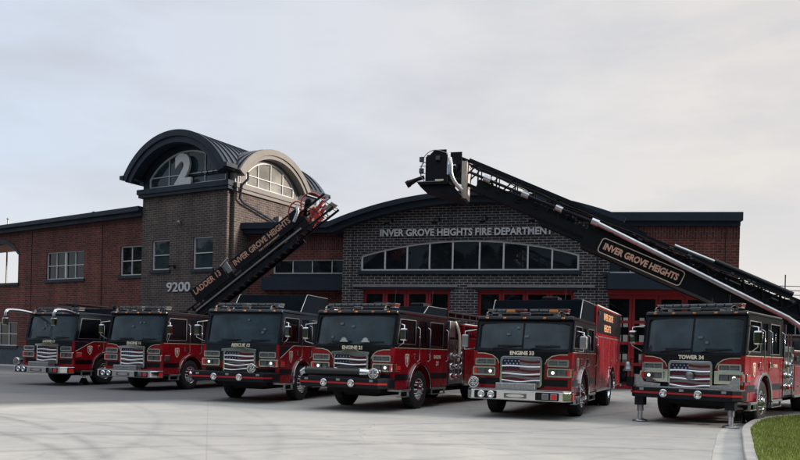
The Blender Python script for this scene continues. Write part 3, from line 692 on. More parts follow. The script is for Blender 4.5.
def truck(name, X, Y, yaw, label, o):
    H = o['H']; W = 1.22; ZB = o.get('zb', 1.64); up = o.get('upmat', 'black'); L = o.get('L', 9.2)
    root = empty(name, T3(X, Y, 0) @ Matrix.Rotation(R(yaw), 4, 'Z'), label, 'fire truck', 'fire trucks parked side by side on the apron')
    # --- cab lower shell with wheel arches
    CL = 3.55
    ar = [(AXF + .66 * math.cos(R(t)), .53 + .66 * math.sin(R(t))) for t in range(2, 179, 8)]
    low = [(0, .58), (0, ZB), (CL, ZB), (CL, .58), (AXF + .66, .58)] + ar + [(AXF - .66, .58)]
    g = G(); g.ext(low, -W, W, 'x'); g.build('cab', 'red', root, bevel=.07, seg=3)
    g = G(); g.box(-.8, .8, .1, CL, .45, 1.3); g.box(-1.1, 1.1, CL, L - .3, .55, .9); g.box(-.5, .5, .5, L - .5, .35, .6); g.build('chassis', 'plastic', root)
    # --- upper shell: sides, front frame, roof
    HR = H - .10; rk = .22
    yz = lambda z: .02 + rk * (z - ZB) / (HR - ZB)
    w1 = [(yz(ZB + .12) + .14, ZB + .10), (yz(HR - .1) + .12, HR - .12), (1.30, HR - .12), (1.30, ZB + .10)]
    w2 = rect(1.52, 2.0, ZB + .16, HR - .14); w3 = rect(2.25, 3.2, ZB + .06, HR - .12)
    us = G()
    for x0, x1 in ((W - .06, W - .008), (-W + .008, -W + .06)):
        us.ext([(yz(ZB), ZB), (yz(HR), HR), (CL, HR), (CL, ZB)], x0, x1, 'x', [w1, w2, w3])
    us.box(-W + .06, W - .06, CL - .06, CL, ZB, HR)
    us.build('cab_upper', up, root)
    for ww in (w1, w2, w3):
        for s in (1, -1):
            g = G(); g.ext(ww, s * (W - .042), s * (W - .034), 'x'); wn_ = g.build('window', 'glass_c', root)
            if s > 0 and ww is not w2:
                ins = [(p[0] + (.02 if p[0] < 1.0 or abs(p[0] - 2.25) < .01 else -.02), p[1] + (.02 if p[1] < 2 else -.02)) for p in ww]
                g = G(); g.ext(ww, W - .01, W + .006, 'x', [ins]); g.build('frame', 'dullchrome', wn_)
    # windshield frame in the raked plane
    ang = math.atan2(rk, HR - ZB); hh = math.hypot(rk, HR - ZB)
    F = T3(0, .02, ZB) @ Matrix.Rotation(-ang, 4, 'X')
    hw = W - .008
    if o.get('split'): hl = [rrect(-hw + .1, -.035, .08, hh - .10, .06), rrect(.035, hw - .1, .08, hh - .10, .06)]
    else: hl = [rrect(-hw + .09, hw - .09, .08, hh - .08, .08)]
    g = G(); g.ext(rect(-hw, hw, 0, hh), 0, .06, 'y', hl, F); g.build('windshield_frame', up, root, bevel=.012)
    for h_ in hl:
        x0 = min(p[0] for p in h_); x1 = max(p[0] for p in h_); z0 = min(p[1] for p in h_); z1 = max(p[1] for p in h_); n = 16; gr = G(); vs = []; fs = []
        for j in range(5):
            for i in range(n + 1):
                x = x0 - .01 + (x1 - x0 + .02) * i / n; z = z0 - .01 + (z1 - z0 + .02) * j / 4
                vs.append((x, .035 - .05 * (1 - (x / hw) ** 2) + (.02 if abs(x) > hw * .85 else 0), z))
        for j in range(4):
            for i in range(n): a = j * (n + 1) + i; fs.append((a, a + 1, a + n + 2, a + n + 1))
        gr.add(vs, fs, F, True); ws = gr.build('windshield', o.get('ws', 'windshield'), root)
    # pale stickers and papers inside the windshield
    g = G(); rr = random.Random(int(X * 10))
    for k in range(min(3, o.get('stick', 4))):
        sx = rr.uniform(-.9, .9); sz = rr.uniform(.25, hh - .2); g.box(sx - .04 * rr.uniform(.4, 1.5), sx + .05, -.026 - .02 * (1 - sx * sx), -.022 - .02 * (1 - sx * sx), sz - .03, sz + .03, F)
    g.each('sticker', mat('faded sticker', (.09, .12, .14), .5), ws)
    # wipers
    for s in ((-.75, 1), (.2, 1)):
        g = G(); g.tube([(s[0], -.04, .06), (s[0] + .22, -.06, .10), (s[0] + .62, -.06, .13)], .012, 6, F); g.box(s[0] + .12, s[0] + .72, -.05, -.03, .12, .15, F); g.build('wiper', 'plastic', root)
    # roof
    g = G(); g.ext([(-.0 + rk - .07, HR), (rk - .02, H), (CL, H), (CL, HR)], -W + .02, W - .02, 'x'); g.build('roof', up, root, bevel=.035, seg=2)
    for x in (-.95, -.5, 0, .5, .95):
        g = G(); g.box(x - .035, x + .035, rk - .09, rk - .03, H - .07, H - .03); g.build('marker_lamp', 'amber', root, bevel=.01)
    # trim rails along roof edge (chrome drip rail)
    g = G(); g.box(W - .03, W + .012, rk + .02, CL, H - .10, H - .075); g.build('drip_rail', 'chrome', root)
    # raised crew roof
    if 'raise' in o:
        y0, dz, sl_ = o['raise']; pts = [(y0, H - .01), (y0 + sl_, H + dz), (CL, H + dz), (CL, H - .01)]
        g = G(); g.ext(pts, -1.16, 1.16, 'x'); rr_ = g.build('raised_roof', 'boxnavy', root, bevel=.02)
        g = G()
        for s in (1, -1): g.tube([(s * 1.165, y0, H), (s * 1.165, y0 + sl_, H + dz), (s * 1.165, CL, H + dz)], .011, 6)
        g.each('edge_trim', 'dullchrome', rr_)
    g = G(); g.ext([(.10, ZB - .02), (.22, ZB + .10), (.62, ZB + .14), (.66, ZB - .02)], -W + .1, W - .1, 'x'); g.build('dashboard', 'plastic', root, bevel=.03)
    g = G(); cx_, cy_, cz2 = .68, .78, ZB + .16; ti = Matrix.Translation((cx_, cy_, cz2)) @ Matrix.Rotation(R(-35), 4, 'X')
    g.tube([(.22 * math.cos(k * math.pi / 10), .22 * math.sin(k * math.pi / 10), 0) for k in range(21)], .018, 8, ti); g.box(-.2, .2, -.02, .02, -.01, .01, ti); g.tube([(0, 0, 0), (0, 0, -.3)], .03, 8, ti); g.build('steering_wheel', 'plastic', root)
    for sx in (-.68, .68):
        g = G(); g.box(sx - .25, sx + .25, 1.30, 1.44, ZB - .01, ZB + .50); g.box(sx - .14, sx + .14, 1.31, 1.42, ZB + .52, ZB + .70); g.box(sx - .27, sx + .27, .95, 1.40, ZB - .01, ZB + .08); st_ = g.build('seat', 'seat', root, bevel=.04)
        g = G(); g.bar((sx - .2, 1.28, ZB + .5), (sx + .15, 1.22, ZB + .05), .05, .01); g.build('seat_belt', 'cream', st_)
    g = G(); g.box(-.35, .35, .55, 1.5, ZB - .01, ZB + .22); g.build('engine_cover', 'plastic', root, bevel=.05)
    # --- front: grille, paint panels, headlamps
    GW, G0, G1 = .52, .76, o.get('g1', 1.50)
    g = G(); g.ext(rrect(-GW, GW, G0, G1, .09), -.075, -.0, 'y', [rrect(-GW + .055, GW - .055, G0 + .055, G1 - .06, .05)])
    if o.get('crest', True): g.ext([(-GW - .04, G1 - .05), (GW + .04, G1 - .05), (GW + .04, G1 + .01), (.26, G1 + .03), (.16, G1 + .08), (-.16, G1 + .08), (-.26, G1 + .03), (-GW - .04, G1 + .01)], -.11, -.078, 'y')
    gr = g.build('grille', 'chrome', root, bevel=.012)
    g = G(); g.box(-GW + .04, GW - .04, -.02, -.006, G0 + .04, G1 - .04); g.build('grille_mesh', 'flaggrey', gr)
    cz = G0 + (G1 - G0) * .52; GI = GW - .055
    g = G(); g.box(-GI, -.05, -.026, -.021, cz, G1 - .065); fb = g.build('flag_canton', 'flagblue', gr)
    g = G()
    for r_ in range(4):
        for c_ in range(5 if r_ % 2 == 0 else 4):
            x = -GI + .05 + .088 * c_ + (.044 if r_ % 2 else 0); z = G1 - .11 - .068 * r_; 
            if z > cz + .02: g.ext([(x + (.022 if k % 2 == 0 else .009) * math.sin(k * math.pi / 5), z + (.022 if k % 2 == 0 else .009) * math.cos(k * math.pi / 5)) for k in range(10)], -.032, -.027, 'y')
    g.each('star', 'white', fb)
    def wave(x0, x1, z, t, y0, y1, amp=.022, n=16):
        f = lambda x: amp * math.sin((x + .5) * 6.3)
        top = [(x0 + (x1 - x0) * i / n, z + t / 2 + f(x0 + (x1 - x0) * i / n)) for i in range(n + 1)]; bot = [(p[0], p[1] - t) for p in top]
        return top[::-1] + bot
    for k in range(6):
        z = G1 - .115 - .112 * k
        if z < G0 + .09: break
        x0 = -.04 if z > cz + .03 else -GI
        g = G(); g.ext(wave(x0, GI, z, .05, 0, 0), -.033, -.022, 'y'); g.build('flag_stripe', 'flagred', gr)
    bars = (.19, .32, .45, .58) if o.get('crest', True) else (.24, .43, .60)
    for k, dz_ in enumerate(bars):
        am = .012 if k < 2 else .022; n_ = 18; pts_ = []
        for i_ in range(n_ + 1):
            x_ = -GI - .01 + (2 * GI + .02) * i_ / n_; pts_.append((x_, -.062, G1 - dz_ + am * math.sin((x_ + .5) * 6.3 + k)))
        g = G(); g.tube(pts_, .030 if o.get('crest', True) else .022, 8); g.build('grille_bar', 'brightchrome', gr)
    if o.get('medal'):
        g = G(); g.lathe([(0, -.12), (.09, -.12), (.10, -.10), (.10, -.04)], (0, 0, cz), 'y', 24); g.build('medallion', 'panel', gr)
    # black centre between the windshield and the grille
    if o.get('style', 'A') == 'A':
        pts = [(-W + .08, ZB - .02), (-1.05, ZB - .045)]
        lf = [(-W + .10, ZB), (-W + .10, ZB - .055), (-.92, ZB - .06), (-.74, ZB - .10), (-.62, ZB - .19), (-.57, ZB - .30), (-.56, G0 + .4), (-.56, G0)]
        g = G(); g.ext(lf + [(-p[0], p[1]) for p in lf[::-1]], -.006, -.002, 'y'); g.build('front_panel', up, root)
        for s in (1, -1):
            g = G(); tp = [(s * p[0], p[1]) for p in lf[1:6]]; g.tube([(p[0], -.008, p[1]) for p in tp], .012, 6); g.build('pinstripe', 'trim', root)
    else:
        g = G(); g.ext(rect(-W + .09, W - .09, 1.18, ZB), -.006, -.002, 'y'); g.build('front_panel', up, root)
        for s in (1, -1):
            x0, x1 = (W + .001, W + .006) if s > 0 else (-W - .006, -W - .001)
            g = G(); g.ext([(.06, 1.28), (.06, ZB - .02), (.95, ZB - .02), (.72, ZB - .08)], x0, x1, 'x'); g.build('side_panel', up, root)
            g = G(); g.tube([(s * (W + .008), .07, 1.27), (s * (W + .008), .72, ZB - .08), (s * (W + .008), .95, ZB), (s * (W + .008), CL, ZB)], .011, 6); g.build('pinstripe', 'trim', root)
    if o.get('style', 'A') == 'A':
        for s in (1, -1):
            g = G(); g.tube([(s * (W + .002), .05, ZB), (s * (W + .002), CL, ZB)], .012, 6); g.build('pinstripe', 'trim', root)
    # black lower band
    g = G(); g.box(-W + .1, -.54, -.008, -.003, .80, .96); g.box(.54, W - .1, -.008, -.003, .80, .96)
    for s in (1, -1):
        a, b = (W + .002, W + .006) if s > 0 else (-W - .006, -W - .002)
        g.box(a, b, .08, AXF - .70, .80, .96); g.box(a, b, AXF + .70, CL - .05, .80, .96)
    g.each('black_band', 'black', root)
    lh = o.get('lz', 0)
    for s in (1, -1):
        xa, xb = (.64, 1.16)
        q = lambda a, b: (min(s * a, s * b), max(s * a, s * b))
        for zz, (za, zb_) in enumerate(((1.27 + lh, 1.44 + lh), (1.02 + lh, 1.23 + lh))):
            x0, x1 = q(xa, xb if zz == 0 else xb + .06)
            g = G(); g.ext(rrect(x0, x1, za, zb_, .03), -.07, 0, 'y', [rrect(x0 + .032, x1 - .032, za + .030, zb_ - .030, .02)])
            hd = g.build('headlight', 'brightchrome', root, bevel=.008)
            g = G(); g.box(x0 + .02, x1 - .02, -.02, -.004, za + .02, zb_ - .02); g.build('housing', 'dullchrome' if zz == 0 else 'panel', hd)
            for i in range(2):
                a = xa + .04 + i * .225; x2, x3 = q(a, a + .19); cx = (x2 + x3) / 2; cz_ = (za + zb_) / 2
                litn = zz == 1 and ((i == 1 and s > 0) or (i == 0 and s < 0) if o.get('lit') == 'in' else (i == 1 if s < 0 else i == 0)) 
                litn = zz == 1 and i == o.get('liti', 1) and o.get('lamps', 1)
                g = G()
                if zz == 0: g.box(x2, x3, -.045, -.02, za + .035, cz_ - .008); g.box(x2, x3, -.045, -.02, cz_ + .008, zb_ - .035)
                else: g.box(x2, x3, -.055, -.02, za + .04, zb_ - .04)
                g.build('lens', 'clearlens', hd, bevel=.006)
                if litn:
                    g = G(); g.lathe([(0, -.065), (.036, -.06), (.042, -.052)], (cx, 0, cz_), 'y', 16); g.build('lamp', 'lit', hd)
            if zz == 1:
                x2, x3 = q(xb - .04, xb + .035); g = G(); g.box(x2, x3, -.058, -.02, za + .035, zb_ - .035); g.build('turn_signal', 'redlens', hd, bevel=.006)
        if o.get('band_chrome'):
            x2, x3 = q(.545, W - .03); g = G(); g.box(x2, x3, -.012, -.004, .97, 1.27); g.build('headlight_plate', 'brightchrome', root, bevel=.004)
        # corner lamp on the side
        x0, x1 = (W, W + .03) if s > 0 else (-W - .03, -W)
        g = G(); g.box(x0, x1, .10, .36, 1.03 + lh, 1.22 + lh); c_ = g.build('side_lamp', 'chrome', root, bevel=.008)
        g = G(); g.box(x0 + s * .008, x1 + s * .008, .13, .33, 1.065 + lh, 1.185 + lh); g.build('lens', 'redlens' if o.get('siderd', 1) else 'clearlens', c_)
    # title over the grille
    text(o['title'], .60, .10, 'cream', root, T3(0, -.008, G1 + (.125 if o.get('crest', True) else .085)), depth=.004, shear=o.get('shear', 0), bold=.045)
    # --- side: doors, handles, rails, badge
    g = G()
    for s in (1, -1):
        a, b = (W + .0005, W + .003) if s > 0 else (-W - .003, -W - .0005)
        for yy in (.42, 1.40, 2.12, 3.30): g.box(a, b, yy - .006, yy + .006, .62 if not (.9 < yy < 2.3) else 1.2, ZB - .01)
    g.each('door_seam', 'dark_in', root)
    for yy in (1.28, 2.26):
        g = G(); g.box(W, W + .035, yy - .09, yy - .02, ZB - .28, ZB - .14); g.build('door_handle', 'chrome', root, bevel=.012)
    for yy in (1.42, 2.12, 3.42):
        g = G(); g.tube([(W, yy, ZB - .35), (W + .07, yy, ZB - .30), (W + .07, yy, H - .45), (W, yy, H - .40)], .014, 6); g.build('grab_rail', 'chrome', root)
    sh = [(.0, .17), (.06, .14), (.115, .16), (.12, .02), (.09, -.1), (0, -.19), (-.09, -.1), (-.12, .02), (-.115, .16), (-.06, .14)]
    g = G(); g.ext([(.78 + p[0], 1.33 + p[1]) for p in sh], W + .001, W + .006, 'x'); bd = g.build('badge', 'cream', root)
    g = G(); g.ext([(.78 + p[0] * .78, 1.33 + p[1] * .8) for p in sh], W + .007, W + .009, 'x'); g.build('badge_field', 'redstripe', bd)
    g = G(); g.ext([(.78 + p[0] * .35, 1.34 + p[1] * .6) for p in sh], W + .010, W + .012, 'x'); g.box(W + .010, W + .012, .70, .86, 1.37, 1.40); g.build('badge_emblem', 'white', bd)
    # fenders
    for s in (1, -1):
        a0, a1 = (W - .02, W + .055) if s > 0 else (-W - .055, -W + .02)
        g = G(); o1 = arc(AXF, .53, .74, 0, 180, 20); i1 = arc(AXF, .53, .655, 180, 0, 20); g.ext(o1 + i1, a0, a1, 'x'); g.build('fender', 'chrome', root, bevel=.015)
    # steps
    for ya, yb in ((.35, .90), (2.35, 3.35)):
        g = G(); g.box(W - .35, W + .06, ya, yb, .50, .56); g.box(W - .1, W + .05, ya + .02, yb - .02, .36, .38); g.box(W - .02, W + .04, ya + .02, ya + .05, .37, .5); g.box(W - .02, W + .04, yb - .05, yb - .02, .37, .5)
        g.build('step', 'tread', root, bevel=.008)
    # wheels
    for s in (1, -1):
        wheel(root, s * 1.05, AXF, s)
        for ry in o.get('rear', (6.8,)): wheel(root, s * 1.03, ry, s, True)
    # mirrors
    for s in (1, -1): mirror_std(root, s, H, o.get('mirror', 'std'))
    # --- bumper
    bt = o['bumper']; B = o.get('bp', .5)
    pl = [(-1.28, .0), (-1.28, -B + .22), (-1.12, -B), (1.12, -B), (1.28, -B + .22), (1.28, .0)]
    if bt == 'chrome':
        z0, z1 = .45, .69
        g = G(); g.ext(pl, z0, z1, 'z'); bu = g.build('bumper', 'chrome', root, bevel=.03, seg=3)
        g = G(); g.ext([(p[0] * .985, p[1] * .985) for p in pl], z1 + .001, z1 + .02, 'z'); g.build('bumper_deck', 'tread', bu)
        g = G(); g.box(-.55, .42, -B + .12, -.10, z1 + .02, z1 + .17); g.build('hose_well', 'tread', bu, bevel=.02)
        for a_, b_ in ((-1.04, -.48), (.46, 1.02)):
            g = G(); g.ext(rrect(a_, b_, .475, .665, .03), -B - .004, -B - .001, 'y'); g.build('recess', 'plastic', bu)
        for x in (-.86, -.62):
            g = G(); g.lathe([(0, -.02), (.05, -.02), (.055, -.045), (.085, -.04), (.09, -.002)], (x, -B, .57), 'y', 20); g.build('fog_lamp', 'brightchrome', bu)
        g = G(); g.box(-.30, .25, -B - .012, -B, .50, .62); a = g.build('plate', 'panel', bu, bevel=.01)
        g = G(); g.ext([(.22 * math.cos(t / 16 * 6.283) - .02, .04 * math.sin(t / 16 * 6.283) + .56) for t in range(16)], -B - .02, -B - .013, 'y'); g.build('badge', 'chrome', a)
        for x in (.62, .82):
            g = G(); g.box(x, x + .16, -B - .02, -B, .50, .64); a = g.build('lamp_box', 'dullchrome', bu, bevel=.01)
            g = G(); g.box(x + .02, x + .14, -B - .026, -B - .021, .51, .62); g.build('lens', 'redlens' if x > .7 else 'clearlens', a)
        g = G(); g.box(1.284, 1.30, -B + .27, -.08, .48, .64); g.build('lens', 'redlens', bu)
    else:
        z0, z1 = .60, .85
        g = G(); g.ext(pl, z0, z1, 'z'); bu = g.build('bumper', 'boomblack', root, bevel=.02)
        g = G(); g.ext([(-1.295, -B + .20), (-1.13, -B - .012), (1.13, -B - .012), (1.295, -B + .20), (1.28, -B + .22), (1.12, -B), (-1.12, -B), (-1.28, -B + .22)], .70, .745, 'z'); g.build('stripe', 'redstripe', bu)
        g = G(); g.ext([(p[0] * .97, p[1] * .97) for p in pl], z1 + .001, z1 + .015, 'z'); g.build('bumper_deck', 'tread' if o.get('bell') else 'plastic', bu)
        for x in (-.42, .38):
            g = G(); g.lathe([(.03, -.01), (.05, -.035), (.085, -.04), (.10, -.02), (.10, 0)], (x, -B - .012, .72), 'y', 20); g.lathe([(0, -.012), (.05, -.012)], (x, -B - .012, .72), 'y', 12); g.build('tow_eye', 'chrome', bu)
        for x in (-.95, .0, .95):
            g = G(); g.box(x - .055, x + .055, -B - .02, -B - .001, .77, .825); g.build('sensor', 'dullchrome', bu, bevel=.008)
    sq = o.get('siren')
    if sq:
        for x in sq:
            zc = (.85 if bt != 'chrome' else .72) + .13; g = G(); g.lathe([(0, -.14), (.03, -.15), (.05, -.13), (.10, -.12), (.125, -.14), (.14, -.12), (.13, .06), (.06, .12), (0, .12)], (x, -B + .16, zc), 'y', 24)
            g.box(x - .04, x + .04, -B + .1, -B + .2, zc - .14, zc - .1); sr = g.build('siren', 'chrome', bu)
            g = G()
            for k in range(8):
                a = k * math.pi / 4; g.bar((x + .03 * math.cos(a), -B + .01, zc + .03 * math.sin(a)), (x + .10 * math.cos(a), -B + .015, zc + .10 * math.sin(a)), .008, .012)
            g.build('siren_fin', 'panel', sr)
    # --- lightbar
    lb = o.get('bar', 'long'); y0 = .42
    g = G(); g.box(-1.0, 1.0, y0 + .03, y0 + .27, H + .07, H + .10)
    for x in (-.7, .7): g.box(x - .05, x + .05, y0 + .05, y0 + .2, H - .005, H + .07)
    lbo = g.build('lightbar', 'dullchrome', root, bevel=.006)
    segs = [(-1.02, -.06), (.06, 1.02)] if lb == 'pair' else [(-1.02, 1.02)]
    for a, b in segs:
        n = max(2, int((b - a) / .2)); w = (b - a) / n
        for i in range(n):
            cm = ['clearlens', 'clearlens', 'clearlens', 'amber' if o.get('bo') else 'clearlens', 'smokered' if i == n - 1 else 'clearlens'][(i + o.get('bo', 0)) % 5]
            g = G(); g.box(a + i * w + .006, a + (i + 1) * w - .006, y0, y0 + .3, H + .10, H + .175); g.build('lens', cm, lbo, bevel=.02)
        g = G(); g.box(a, b, y0 + .01, y0 + .29, H + .176, H + .19); g.build('cover', 'dullchrome', lbo)
    g = G(); g.box(-.12, .12, rk + .01, rk + .12, H + .005, H + .09); g.build('strobe', 'clearlens', root, bevel=.01)
    for s in (1, -1):
        g = G(); g.lathe([(0, .10), (.02, .10), (.035, .02), (.08, -.20), (.085, -.2), (.09, -.22)], (0, 0, 0), 'y', 16, T3(s * .9, .42, H + .04)); g.build('air_horn', 'chrome', root)
    # --- body
    bk = o.get('body', 'pump')
    if bk:
        y1, hb = L, o.get('hb', 2.35); yp = CL + .06
        if o.get('pumpw', .9) > 0:
            yq = yp + o.get('pumpw', .9)
            g = G(); g.box(-W + .02, W - .02, yp, yq, .62, 1.95); pp = g.build('pump_panel', 'panel', root, bevel=.02)
            g = G(); g.box(W - .02, W + .01, yp + .02, yp + .06, .6, 2.1); g.box(W - .02, W + .01, yq - .06, yq - .02, .6, 2.1); g.each('panel_post', 'chrome', pp)
            for k, z in enumerate((.85, 1.15, 1.45)):
                for j, yy in enumerate((yp + .25, yp + .62)):
                    if yy > yq - .1: continue
                    rr2 = .11 if j == 0 else .075
                    g = G(); g.lathe([(0, .07), (rr2 * .8, .07), (rr2, .05), (rr2, -.02)], (W - .02, yy, z), 'x', 20); v_ = g.build('gauge' if k == 2 else 'outlet_cap', 'chrome' if k != 2 else 'dullchrome', pp)
                    g = G(); g.tube([(W + .05, yy, z), (W + .12, yy, z - .02)], [rr2 * .5, rr2 * .4], 10); g.build('valve', 'panel' if k else 'redstripe', v_)
            g = G()
            for j in range(5): g.box(W - .02, W + .02, yp + .12 + .15 * j, yp + .20 + .15 * j, 1.66, 1.80)
            g.each('pump_gauge', 'clearlens', pp)
            for k, z in enumerate((1.0, 1.32, 1.64)):
                yy = yq - .26
                g = G(); g.lathe([(.10, .0), (.10, .03), (.13, .03), (.13, 0)], (W - .02, yy, z), 'x', 24); r_g = g.build('dial_ring', 'brightchrome', pp); g = G(); g.lathe([(0, .015), (.10, .015)], (W - .02, yy, z), 'x', 20); g.build('dial', 'plastic', r_g)
            for yy in (yp + .42, yq - .45):
                g = G(); g.tube([(W + .03, yy, .75), (W + .03, yy, 2.3)], .018, 8); g.build('grab_rail', 'brightchrome', pp)
            if not o.get('bell'): g = G(); g.box(-1.1, 1.1, yp, yq, 1.96, 2.5); g.build('deck_module', 'black', root, bevel=.02)
            if not o.get('bell'): g = G(); g.box(W - .1, W + .02, yp + .06, yp + .42, 2.02, 2.5); g.each('hatch', 'tread', pp, bevel=.02)
            if not o.get('bell'): g = G(); g.tube(smooth3([(W - .05, yp + .6, 2.5), (W + .06, yp + .7, 2.2), (W + .05, yp + .8, 1.7), (W, yp + .8, 1.3)]), .045, 8); g.build('hose_loop', 'cream', pp)
        else: yq = yp
        rx = o.get('rear', (6.8,)); ra = []
        for ry in rx[::-1]: ra += [(ry + .64 * math.cos(R(t)), .53 + .64 * math.sin(R(t))) for t in range(4, 177, 10)]
        prof = [(yq + .02, .6), (yq + .02, hb), (y1, hb), (y1, .6)] + ra
        g = G(); g.ext(prof, -W, W, 'x'); bo = g.build('body', 'red', root, bevel=.03)
        spans = []; a = yq + .08
        while a + 1.0 < y1: spans.append((a, min(a + 1.12, y1 - .06))); a += 1.2
        for (a, b) in spans:
            mid = (a + b) / 2; zlo = 1.30 if any(abs(mid - ry) < 1.15 for ry in rx) else .72
            if o.get('doors', 'red') == 'silver': dm = 'dullchrome'
            else: dm = 'red'
            g = G(); g.box(W + .001, W + .018, a, b, zlo, min(hb - .42, 2.1) if hb < 2.8 else 2.14); dd = g.build('compartment_door', dm, bo, bevel=.006)
            g = G()
            g.box(W + .019, W + .022, a, a + .03, zlo, min(hb - .42, 2.1) if hb < 2.8 else 2.14); g.box(W + .019, W + .022, b - .03, b, zlo, min(hb - .42, 2.1) if hb < 2.8 else 2.14); g.box(W + .019, W + .022, a + .03, b - .03, min(hb - .45, 2.07) if hb < 2.8 else 2.11, min(hb - .42, 2.1) if hb < 2.8 else 2.14)
            g.box(W + .02, W + .04, mid - .12, mid + .12, zlo + .12, zlo + .15)
            g.build('trim', 'dullchrome', bo)
        g = G(); g.box(W + .002, W + .006, yq + .06, y1 - .05, hb - o.get('band', .32) - .06, hb - .06); g.build('upper_band', 'black', bo)
        for ry in rx:
            for s in (1, -1):
                a0, a1 = (W - .02, W + .05) if s > 0 else (-W - .05, -W + .02); g = G(); g.ext(arc(ry, .53, .72, 0, 180, 18) + arc(ry, .53, .635, 180, 0, 18), a0, a1, 'x'); g.build('fender', 'chrome', bo)
        g = G(); g.tube([(W + .004, yq + .02, hb), (W + .004, y1, hb)], .018, 6); g.tube([(-W - .004, yq + .02, hb), (-W - .004, y1, hb)], .018, 6); g.each('edge_trim', 'white', bo)
        g = G(); g.box(-W - .02, W + .02, y1, y1 + .35, .55, .62); g.box(W - .02, W + .04, yq + .02, rx[0] - .75, .55, .62); g.each('running_board', 'tread', bo)
        for yy in (yq + .3, y1 - .4):
            g = G(); g.box(W, W + .05, yy - .1, yy + .1, hb - .28, hb - .16); g.build('scene_lamp', 'clearlens', bo, bevel=.01)
        if o.get('rack'):
            g = G()
            for x in (-.9, .9):
                g.tube([(x, yq - .6, hb + .35), (x, y1, hb + .35)], .03, 8); g.tube([(x, yq - .6, hb + .18), (x, y1, hb + .18)], .03, 8)
                for k in range(9): yy = yq - .6 + (y1 - yq + .6) * k / 8; g.tube([(x, yy, hb), (x, yy, hb + .35)], .025, 6)
            for k in range(14): yy = yq - .6 + (y1 - yq + .6) * k / 13; g.tube([(-.9, yy, hb + .35), (.9, yy, hb + .35)], .02, 6)
            g.build('ladder_rack', 'plastic', root)
    return root

GROUPN = None
t1 = truck('ladder_truck', -13.1, 28.55, -21.6, 'ladder truck at the far left with hooked chrome mirror arms hanging ahead of its cab', dict(H=2.72, style='B', upmat='cabnavy', title='LADDER 13', shear=.25, bumper='chrome', bp=.55, mirror='bus', siren=(-1.05,), L=10.0, rear=(6.6, 7.9), hb=1.95, lamps=0, **{'raise': (2.2, .25, .25)}, ws='windshield', bar='pair', stick=3))
t2 = truck('fire_engine', -9.25, 26.6, -20.9, 'second truck from the left, chrome bumper and plain low roof', dict(H=2.74, style='A', title='ENGINE 11', bumper='chrome', bp=.5, L=9.0, hb=2.4, bar='pair', rack=1, lamps=0, stick=4, siderd=0))
t3 = truck('rescue_truck', -4.6, 22.1, -17.5, 'third truck from the left, tall dark roof box and black bumper with red stripe', dict(H=2.68, style='B', upmat='cabnavy', title='RESCUE 12', shear=.25, bumper='black', bp=.72, L=9.6, hb=2.9, siren=(.72,), bar='pair', **{'raise': (1.5, .55, .45)}, pumpw=0, doors='silver', stick=6))
t4 = truck('fire_engine', -1.25, 20.0, -26.1, 'fire engine with a thick black suction hose lying across its front bumper', dict(H=2.62, style='A', title='ENGINE 21', bumper='black', bp=.68, L=9.2, hb=2.45, siren=(.98,), bar='long', **{'raise': (1.9, .22, .3)}, pumpw=1.25, rack=1, stick=5))
t5 = truck('fire_engine', 2.98, 18.7, -23.0, 'fire engine with chrome bumper, two-pane windshield and orange lettering on its tall red side', dict(H=2.50, zb=1.62, style='A', split=1, crest=False, title='ENGINE 33', bumper='chrome', bp=.48, L=9.0, hb=3.0, rear=(6.75,), siren=(-1.08,), bar='pair', bo=1, mirror='pale', **{'raise': (1.25, .50, .35)}, band=.72, pumpw=0, stick=3, liti=0))
t6 = truck('tower_truck', 6.96, 18.3, -39.0, 'tower truck at the right end propped on front jacks with its boom raised', dict(H=2.70, style='A', split=1, crest=False, title='TOWER 34', bumper='black', bp=.62, L=12.2, rear=(8.2, 9.5), hb=1.85, bar='long', medal=1, bell=1, band_chrome=1, stick=2, pumpw=1.2))

# --- extras per truck
# suction hose across truck four's bumper
g = G(); pts = smooth3([(-1.15, -.50, .96), (-.95, -.56, 1.0), (-.3, -.50, .985), (.3, -.46, .99), (.55, -.42, .98)]); g.tube(pts, .105, 14)
for i in range(0, 40): pass
hs = g.build('suction_hose', 'hose', t4)
g = G(); g.tube([(-1.24, -.42, .93), (-1.13, -.52, .97), (-1.0, -.55, 1.0)], [.10, .125, .125], 14); g.tube([(.50, -.43, .98), (.66, -.38, .97), (.74, -.3, .97)], [.125, .125, .10], 14); g.build('coupling', 'chrome', hs)
side_text('ENGINE', .5, .10, 'cream', t4, 2.78, 1.42, bold=.02, depth=.003); side_text('21', .18, .12, 'cream', t4, 2.78, 1.24, bold=.02, depth=.003)
# lettering on tall bodies
side_text('INVER GROVE', 2.0, .22, 'orange', t5, 5.9, 2.74, x=1.232, bold=.03, depth=.003); side_text('HEIGHTS', 1.45, .22, 'orange', t5, 5.7, 2.40, x=1.232, bold=.03, depth=.003)
side_text('INVER GROVE HEIGHTS', 3.4, .24, 'redstripe', t4, 6.9, 2.22, x=1.232, bold=.03, depth=.003)
